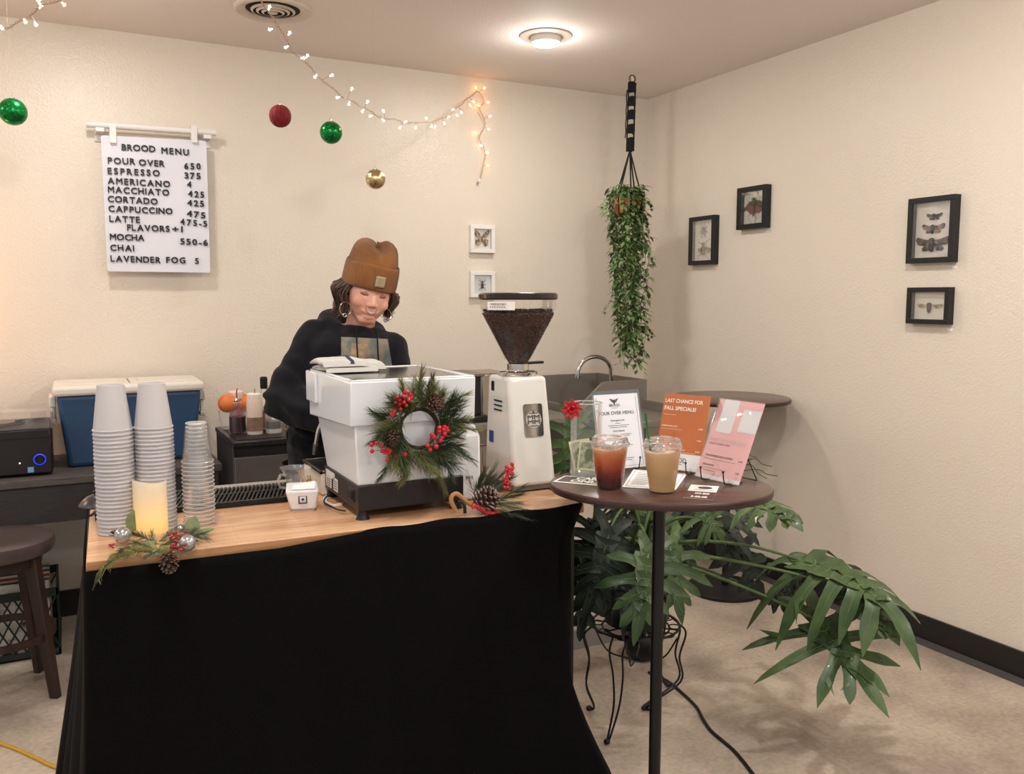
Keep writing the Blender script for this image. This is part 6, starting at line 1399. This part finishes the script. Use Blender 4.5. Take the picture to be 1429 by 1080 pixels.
# torso, arms, hands, legs of the same body
cap(b, neck+Vector((0, 0, -.02)), shL+Vector((.03, 0, .0)), .050, .050); cap(b, neck+Vector((0, 0, -.02)), shR+Vector((-.02, 0, .0)), .050, .050)
for s in (-.07, .07): cap(b, chest+Vector((s, 0, .05)), pelv+Vector((s, 0, .05)), .095, .095)
for sh, el, wr, sg in ((shL, elL, wrL, -1), (shR, elR, wrR, 1)):
    cap(b, sh, el, .050, .040); cap(b, el, wr, .040, .026); d = (wr-el).normalized(); pal = wr+d*.05; side = d.cross(Vector((0, 0, 1))).normalized()
    cap(b, wr, pal, .026, .030); cap(b, wr+side*.012, pal+side*.016, .020, .018); cap(b, wr-side*.012, pal-side*.016, .020, .018)
    for k in range(4):
        o_ = side*(k-1.5)*.019; ln = (.030, .034, .032, .026)[k]; a0 = pal+d*.012+o_; a1 = a0+d*ln; a2 = a1+(d*.5+Vector((0, 0, -1))*.85).normalized()*ln*.8; a3 = a2+(Vector((0, 0, -1))-d*.4).normalized()*ln*.6
        cap(b, a0, a1, .0088, .0083, 3); cap(b, a1, a2, .0083, .0078, 3); cap(b, a2, a3, .0078, .0070, 3)
    th = wr+d*.02-side*sg*.024; cap(b, th, th+d*.03-side*sg*.020, .011, .0095, 3); cap(b, th+d*.03-side*sg*.020, th+d*.055-side*sg*.016+Vector((0, 0, -.012)), .0095, .008, 3)
ank = [Vector((pelv.x-.11, 3.12, .09)), Vector((pelv.x+.10, 3.16, .09))]
for s, an in zip((-1, 1), ank):
    hip = pelv+Vector((s*.085, .0, -.02)); kn = hip.lerp(an, .5)+Vector((0, -.03, 0)); cap(b, hip, kn, .085, .058); cap(b, kn, an, .056, .038); cap(b, an+Vector((0, 0, -.045)), an+Vector((0, -.13, -.060)), .036, .028)
body = remesh(b, .0032, 9, .5)
pmi = wm(person).inverted(); body.transform(pmi); ob = link('body', body, skin, person, smooth=180); attach(ob, person)
# blush and colour stay in the skin noise; facial features sit on the surface found by ray casts
bm_ = bmesh.new(); bm_.from_mesh(body); bm_.transform(wm(person)); BV = BVHTree.FromBMesh(bm_)
fwd = (HM.to_3x3() @ Vector((0, 1, 0))).normalized()
def S_(x, z, off=.0):
    o_ = H(x, -.2, z); hit = BV.ray_cast(o_, fwd)[0]
    return (hit if hit else H(x, -.08, z))-fwd*off
def fcurve(pts, r, m, nm, off=.0008, flat=1):
    B().tube([S_(x, z, off) for x, z in pts], r, 6).make(nm, m, person, world=True, smooth=180)
browm = mat('eyebrow_brown', '#5c3d2e', .8); lash = mat('lash_dark', '#2e1d18', .7); lipm = mat('lip_rose', '#b8665f', .4); teeth = mat('teeth', '#cfc4b8', .4)
for s in (-1, 1):
    B().grid(lambda u, v_: S_(s*(.0165+.028*u), -.0058+.0095*v_*math.sin(PI*min(1, max(0, u*.9+.05)))-.0020*math.sin(PI*u)*(1-v_), .0005), 8, 4).make('eyelid_shade', mat('lid_shade_skin', '#b67c68', .55), person, world=True, smooth=180)  # shade of the eye area painted as a darker patch over the lid
    fcurve([(s*(.013+.0048*k), .0105+.0045*math.sin(PI*k/7*.85)) for k in range(8)], [.0012, .0020, .0023, .0023, .0021, .0018, .0014, .0008], browm, 'eyebrow', .0004)
    fcurve([(s*(.0185+.0030*k), -.0062-.0026*math.sin(PI*k/8)) for k in range(9)], [.0006]+[.0015]*7+[.0009], lash, 'lashes', .0006)
    fcurve([(s*(.0185+.0030*k), .0065+.0022*math.sin(PI*k/8)) for k in range(9)], [.0004]+[.0007]*7+[.0004], mat('lid_crease', '#9c6252', .6), 'lid_crease', .0001)
sm = lambda u: -.0475-.0105*(1-u*u)
us = [-1+k/7 for k in range(15)]
fcurve([(.0235*u, sm(u)+.0014*(1-u*u)) for u in us], [.0006]+[.0012]*13+[.0008], lipm, 'upper_lip', .0004)
fcurve([(.0220*u, sm(u)-.0078*(1-u*u)) for u in us], [.0006]+[.0019]*13+[.0008], lipm, 'lower_lip', .0003)
b = B(); b.strip([S_(.0205*u, sm(u)+.0008*(1-u*u), .0011) for u in us], [S_(.0205*u, sm(u)-.0066*(1-u*u), .0009) for u in us]); b.make('teeth', teeth, person, world=True, fix=False)

# hoodie
b = B()
cap(b, neck+Vector((0, .02, -.055)), shL+Vector((.015, .01, -.012)), .064, .062); cap(b, neck+Vector((0, .02, -.055)), shR+Vector((-.012, .01, -.014)), .064, .066)
for s, rr_ in ((-.075, .118), (.068, .118)):
    cap(b, chest+Vector((s, 0, .055)), pelv+Vector((s*.95-.012*(s < 0), 0, .075)), .115, rr_)
cap(b, chest+Vector((0, -.03, .06)), pelv+Vector((0, -.015, .10)), .115, .125)
cap(b, chest+Vector((-.10, 0, .02)), pelv+Vector((-.085, 0, .10)), .082, .090)
mL = shL.lerp(elL, .5)+Vector((-.012, 0, -.004))
cap(b, shL, mL, .060, .063); cap(b, mL, elL, .063, .066); cap(b, elL, elL.lerp(wrL, .45), .074, .066); cap(b, elL.lerp(wrL, .45), elL.lerp(wrL, .88), .066, .040)
cap(b, shR, elR, .066, .060); cap(b, elR, elR.lerp(wrR, .88), .060, .038)
# hood lying round the neck
hd = [neck+Vector(v_) for v_ in ((-.045, -.075, -.040), (-.085, -.035, -.010), (-.105, .02, .022), (-.085, .08, .040), (-.02, .115, .040), (.05, .105, .022), (.088, .05, .0), (.085, -.01, -.022), (.045, -.070, -.048))]
for i in range(len(hd)-1): rr1 = (.024, .034, .044, .050, .052, .046, .036, .028, .022); cap(b, hd[i], hd[i+1], rr1[i], rr1[i+1])
cap(b, hd[3], shL.lerp(neck, .5)+Vector((-.02, .05, .035)), .048, .040)
hood = remesh(b, .0075, 10, .5)
ctrs = [elL, elL.lerp(wrL, .3), shL.lerp(elL, .6)]
for v_ in hood.vertices:
    p = v_.co; a = noise.noise(Vector((p.x*9, p.y*9, p.z*16)))*.011+noise.noise(p*26)*.003
    e = math.exp(-((p-elL).length/.13)**2)+.8*math.exp(-((p-(pelv+Vector((-.1, 0, .15)))).length/.16)**2)
    a += e*.009*math.sin((p.x*.55+p.z*.85)*95+noise.noise(p*8)*4)
    v_.co = p+v_.normal*a
hb_ = bmesh.new(); hb_.from_mesh(hood); HB = BVHTree.FromBMesh(hb_); hood.transform(pmi)
hm = mat('black_hoodie', '#131419', .92, bump=.3, bscale=500, sheen=.08, spec=.2)
ob = link('hoodie', hood, hm, person, smooth=180); attach(ob, person)
B().lathe([(.205, -.0), (.212, .02), (.212, .05), (.205, .07)], c=pelv+Vector((-.01, 0, -.03)), seg=40, sy=.66, caps=(False, False)).make('hem', hm, person, world=True)
# printed picture and drawstrings on the chest
pr = mat('chest_print_image', '#857c6c', .8, col2='#5c6666', vscale=17, detail=5, ramp=(.42, .56))
cor = [P(476, 514, y=2.80), P(549, 514, y=2.80), P(541, 473, y=2.80), P(476, 470, y=2.80)]
def hp(u, v_, off=.0025, c=cor):
    q = (c[0]*(1-u)+c[1]*u)*(1-v_)+(c[3]*(1-u)+c[2]*u)*v_; h = HB.ray_cast(Vector((0, 0, CAM_H)), (q-Vector((0, 0, CAM_H))).normalized())[0]
    return h-(q-Vector((0, 0, CAM_H))).normalized()*off if h else q
cor2 = [P(476, 540, y=2.80), P(552, 540, y=2.80), P(541, 473, y=2.80), P(476, 470, y=2.80)]
B().grid(lambda u, v_: hp(u, v_, .003, cor2), 24, 20).make('chest_print', pr, person, world=True, smooth=180)
b = B(); b.grid(lambda u, v_: hp(.16+.36*u+.05*v_, .30+.58*v_, .0042, cor2), 8, 8); b.make('print_figure', mat('print_tan', '#a58e70', .8, col2='#7c6a55', vscale=40), person, world=True, smooth=180)
for x0, y0, x1, y1 in ((497, 458, 500, 516), (526, 462, 529, 516)):
    b = B(); b.tube([hp(0, 0, .006, [P(x0+(x1-x0)*k/9, y0+(y1-y0)*k/9, y=2.8)]*4) for k in range(10)], .0026, 6); b.make('drawstring', mat('drawstring_black', '#0d0e11', .8), person, world=True, smooth=180)
# trousers and shoes
b = B(); pm = mat('light_trousers', '#cfc6bb', .85)
for s, an in zip((-1, 1), ank):
    hip = pelv+Vector((s*.085, .0, -.02)); kn = hip.lerp(an, .5)+Vector((0, -.03, 0)); cap(b, hip+Vector((0, 0, .04)), kn, .108, .080); cap(b, kn, an+Vector((0, 0, .02)), .080, .066)
cap(b, pelv+Vector((-.06, 0, .03)), pelv+Vector((.06, 0, .03)), .115, .115); tr = remesh(b, .010, 6); tr.transform(pmi); attach(link('trousers', tr, pm, person, smooth=180), person)
for an in ank:
    b = B(); cap(b, Vector((an.x, an.y+.01, .045)), Vector((an.x, an.y-.16, .040)), .044, .036); b.box(an.x-.040, an.x+.040, an.y-.195, an.y+.052, 0, .024); sh_ = remesh(b, .006, 4); mn = min(v_.co.z for v_ in sh_.vertices)
    for v_ in sh_.vertices: v_.co.z -= mn
    sh_.transform(pmi); attach(link('shoe', sh_, mat('shoe_dark', '#26221f', .6), person, smooth=180), person)

# beanie
knit = mat('tan_knit', '#8f5d2f', .9, sheen=.1, col2='#744a25', vscale=9, bump=0)
n = knit.node_tree.nodes; L_ = knit.node_tree.links; tc = n.new('ShaderNodeTexCoord'); wv = n.new('ShaderNodeTexWave'); wv.inputs['Scale'].default_value = 62; wv.inputs['Distortion'].default_value = 1.2; wv.inputs['Detail'].default_value = 1; wv.bands_direction = 'X'
L_.new(tc.outputs['UV'], wv.inputs['Vector']); bp_ = n.new('ShaderNodeBump'); bp_.inputs['Strength'].default_value = .5; bp_.inputs['Distance'].default_value = .002; L_.new(wv.outputs['Fac'], bp_.inputs['Height']); L_.new(bp_.outputs[0], n['Principled BSDF'].inputs['Normal'])
def ribbed_uv(o):
    me = o.data; uv = me.uv_layers.new(name='UVMap'); c0 = wm(person).inverted() @ HM; ci = c0.inverted()
    for p in me.polygons:
        an = []
        for li in p.loop_indices:
            q = ci @ me.vertices[me.loops[li].vertex_index].co; an.append((math.atan2(q.y-.015, q.x)/(2*PI), q.z*2))
        if max(a for a, _ in an)-min(a for a, _ in an) > .5: an = [(a+1 if a < 0 else a, z) for a, z in an]
        for li, (a, z) in zip(p.loop_indices, an): uv.data[li].uv = (a, z)
def hatf(prof, rx, ry, dent):
    def f(u, v_):
        k = v_*(len(prof)-1); i = min(int(k), len(prof)-2); g = k-i; r = prof[i][0]*(1-g)+prof[i+1][0]*g; z = prof[i][1]*(1-g)+prof[i+1][1]*g; a = 2*PI*u
        x, y = rx*r*math.cos(a), ry*r*math.sin(a)+.014
        if dent:
            h = max(0, (z-.095)/.08); x += h*.004*math.sin(2*a+1)+h*.003*math.sin(5*a); z += h*(.010*math.cos(2*a+.5)-.013*math.exp(-((x-.008)/.016)**2)*(1-r*.5)+.005*math.sin(3*a+2)); y += .012*h
        else: z += -.004*math.sin(a)+.0018*math.sin(3*a+1)
        rib = 1+.006*math.sin(46*a); return H(x*rib, y*rib, z-.0235)
    return f
cuffp = [(.955, .036), (1.0, .030), (1.045, .034), (1.065, .046), (1.060, .070), (1.045, .094), (1.020, .107), (.985, .111), (.955, .105)]
o = B().grid(hatf(cuffp, .0845, .1035, False), 184, 24, closed_u=True).make('beanie_cuff', knit, person, world=True, smooth=180); ribbed_uv(o)
crp = [(.965, .060), (.970, .100), (.965, .115), (.935, .128), (.890, .144), (.80, .158), (.63, .169), (.40, .175), (.18, .176), (.02, .176)]
o = B().grid(hatf(crp, .0835, .100, True), 184, 36, closed_u=True).make('beanie_crown', knit, person, world=True, smooth=180); ribbed_uv(o)
b = B(); pc0 = [(-.017, .048), (.017, .048), (.017, .088), (-.017, .088)]
def patchp(u, v_, off): x = -.0165+.033*u+.006; z = .050+.036*v_; return H(x, -math.sqrt(max(0, 1-(x/.0905)**2))*.1105+.014-off, z-.0235)
b.grid(lambda u, v_: patchp(u, v_, .0015), 6, 6); o = hpt = b.make('hat_patch', mat('patch_tan', '#a49585', .7), person, world=True, smooth=180); o.modifiers.new('s', 'SOLIDIFY').thickness = .0012
b = B()
for k in range(14):
    a0, a1 = R(50)+R(300)*k/14, R(50)+R(300)*(k+1)/14
    b.face(b.vs([patchp(.5+r*math.cos(a), .56+r*math.sin(a), .0032) for a, r in ((a0, .26), (a1, .26), (a1, .13), (a0, .13))]))
b.face(b.vs([patchp(u, v_, .0032) for u, v_ in ((.25, .12), (.75, .12), (.75, .17), (.25, .17))])); b.make('patch_emblem', mat('patch_gold', '#b08a3a', .6), hpt, world=True, fix=False)
# hair
hairm = mat('brown_hair', '#5a4234', .45, col2='#38291f', vscale=14, stretch=(1, 1, .15)); hairl = mat('brown_hair_light', '#8a6d5a', .45, col2='#5d4538', vscale=20)
random.seed(9)
for side in (-1, 1):
    b = B(); bl_ = B()
    for k in range(190):
        y0 = random.uniform(-.030, .080); x0 = side*(.072+.004*random.random())*math.sqrt(max(.2, 1-((y0-.014)/.105)**2))*1.08
        ln = random.uniform(.115, .158) if side < 0 else random.uniform(.100, .142); fl = random.uniform(.004, .034) if side < 0 else random.uniform(.0, .022); cu = random.uniform(-.016, .022)
        pts = [(x0, y0, .016), (x0+side*fl*.6, y0-.002, .0), (x0+side*(fl+.004), y0-.004+cu*.5, .046-ln*.5), (x0+side*(fl*.6-.006), y0+cu, .046-ln*.8), (x0+side*(fl*.3-.004+random.uniform(-.006, .020)), y0+cu+.004, .046-ln)]
        q = catmull([H(*p) for p in pts], 4); nq = len(q); r0 = random.uniform(.0016, .0034)
        (bl_ if k % 4 == 0 else b).tube(q, [r0*(1-.05*i/nq-.8*(i/nq)**3) for i in range(nq)], 4)
    b.make('hair', hairm, person, world=True, smooth=180, kind=None); bl_.make('hair_highlight', hairl, person, world=True, smooth=180)
b = B()
for k in range(60):
    x0 = random.uniform(-.066, .066); y0 = .014+.098*math.sqrt(max(.1, 1-(x0/.08)**2)); ln = random.uniform(.12, .15)
    q = catmull([H(x0, y0, .05), H(x0*1.1, y0+.006, 0), H(x0*1.15, y0+.0, .046-ln*.7), H(x0*1.1, y0-.008, .046-ln)], 4); b.tube(q, [.006*(1-.7*(i/len(q))**2) for i in range(len(q))], 6)
b.make('hair', hairm, person, world=True, smooth=180)
silver = mat('silver_earring', '#cfcac6', .2, 1)
for cx, cy, rx, bead in ((482, 431, 8.0, (481, 440)), (539, 439, 7.0, (538, 447))):
    yy = HC_.y-.055; c = P(cx, cy, y=yy); r = rx*3.0/1199
    B().tube([c+Vector((r*math.cos(a), .002*math.sin(a), r*1.15*math.sin(a))) for a in [k*2*PI/28 for k in range(28)]], .0009, 6, closed=True).make('hoop_earring', silver, person, world=True)
    q = P(*bead, y=yy-.003); B().tube([q+Vector((.006*math.cos(a), 0, .006*math.sin(a))) for a in [k*PI/6 for k in range(12)]], .0016, 6, closed=True).make('earring_bead', silver if cx < 500 else mat('blue_bead', '#50588a', .3, .5), person, world=True)
for m in bpy.data.materials: m.use_backface_culling = False
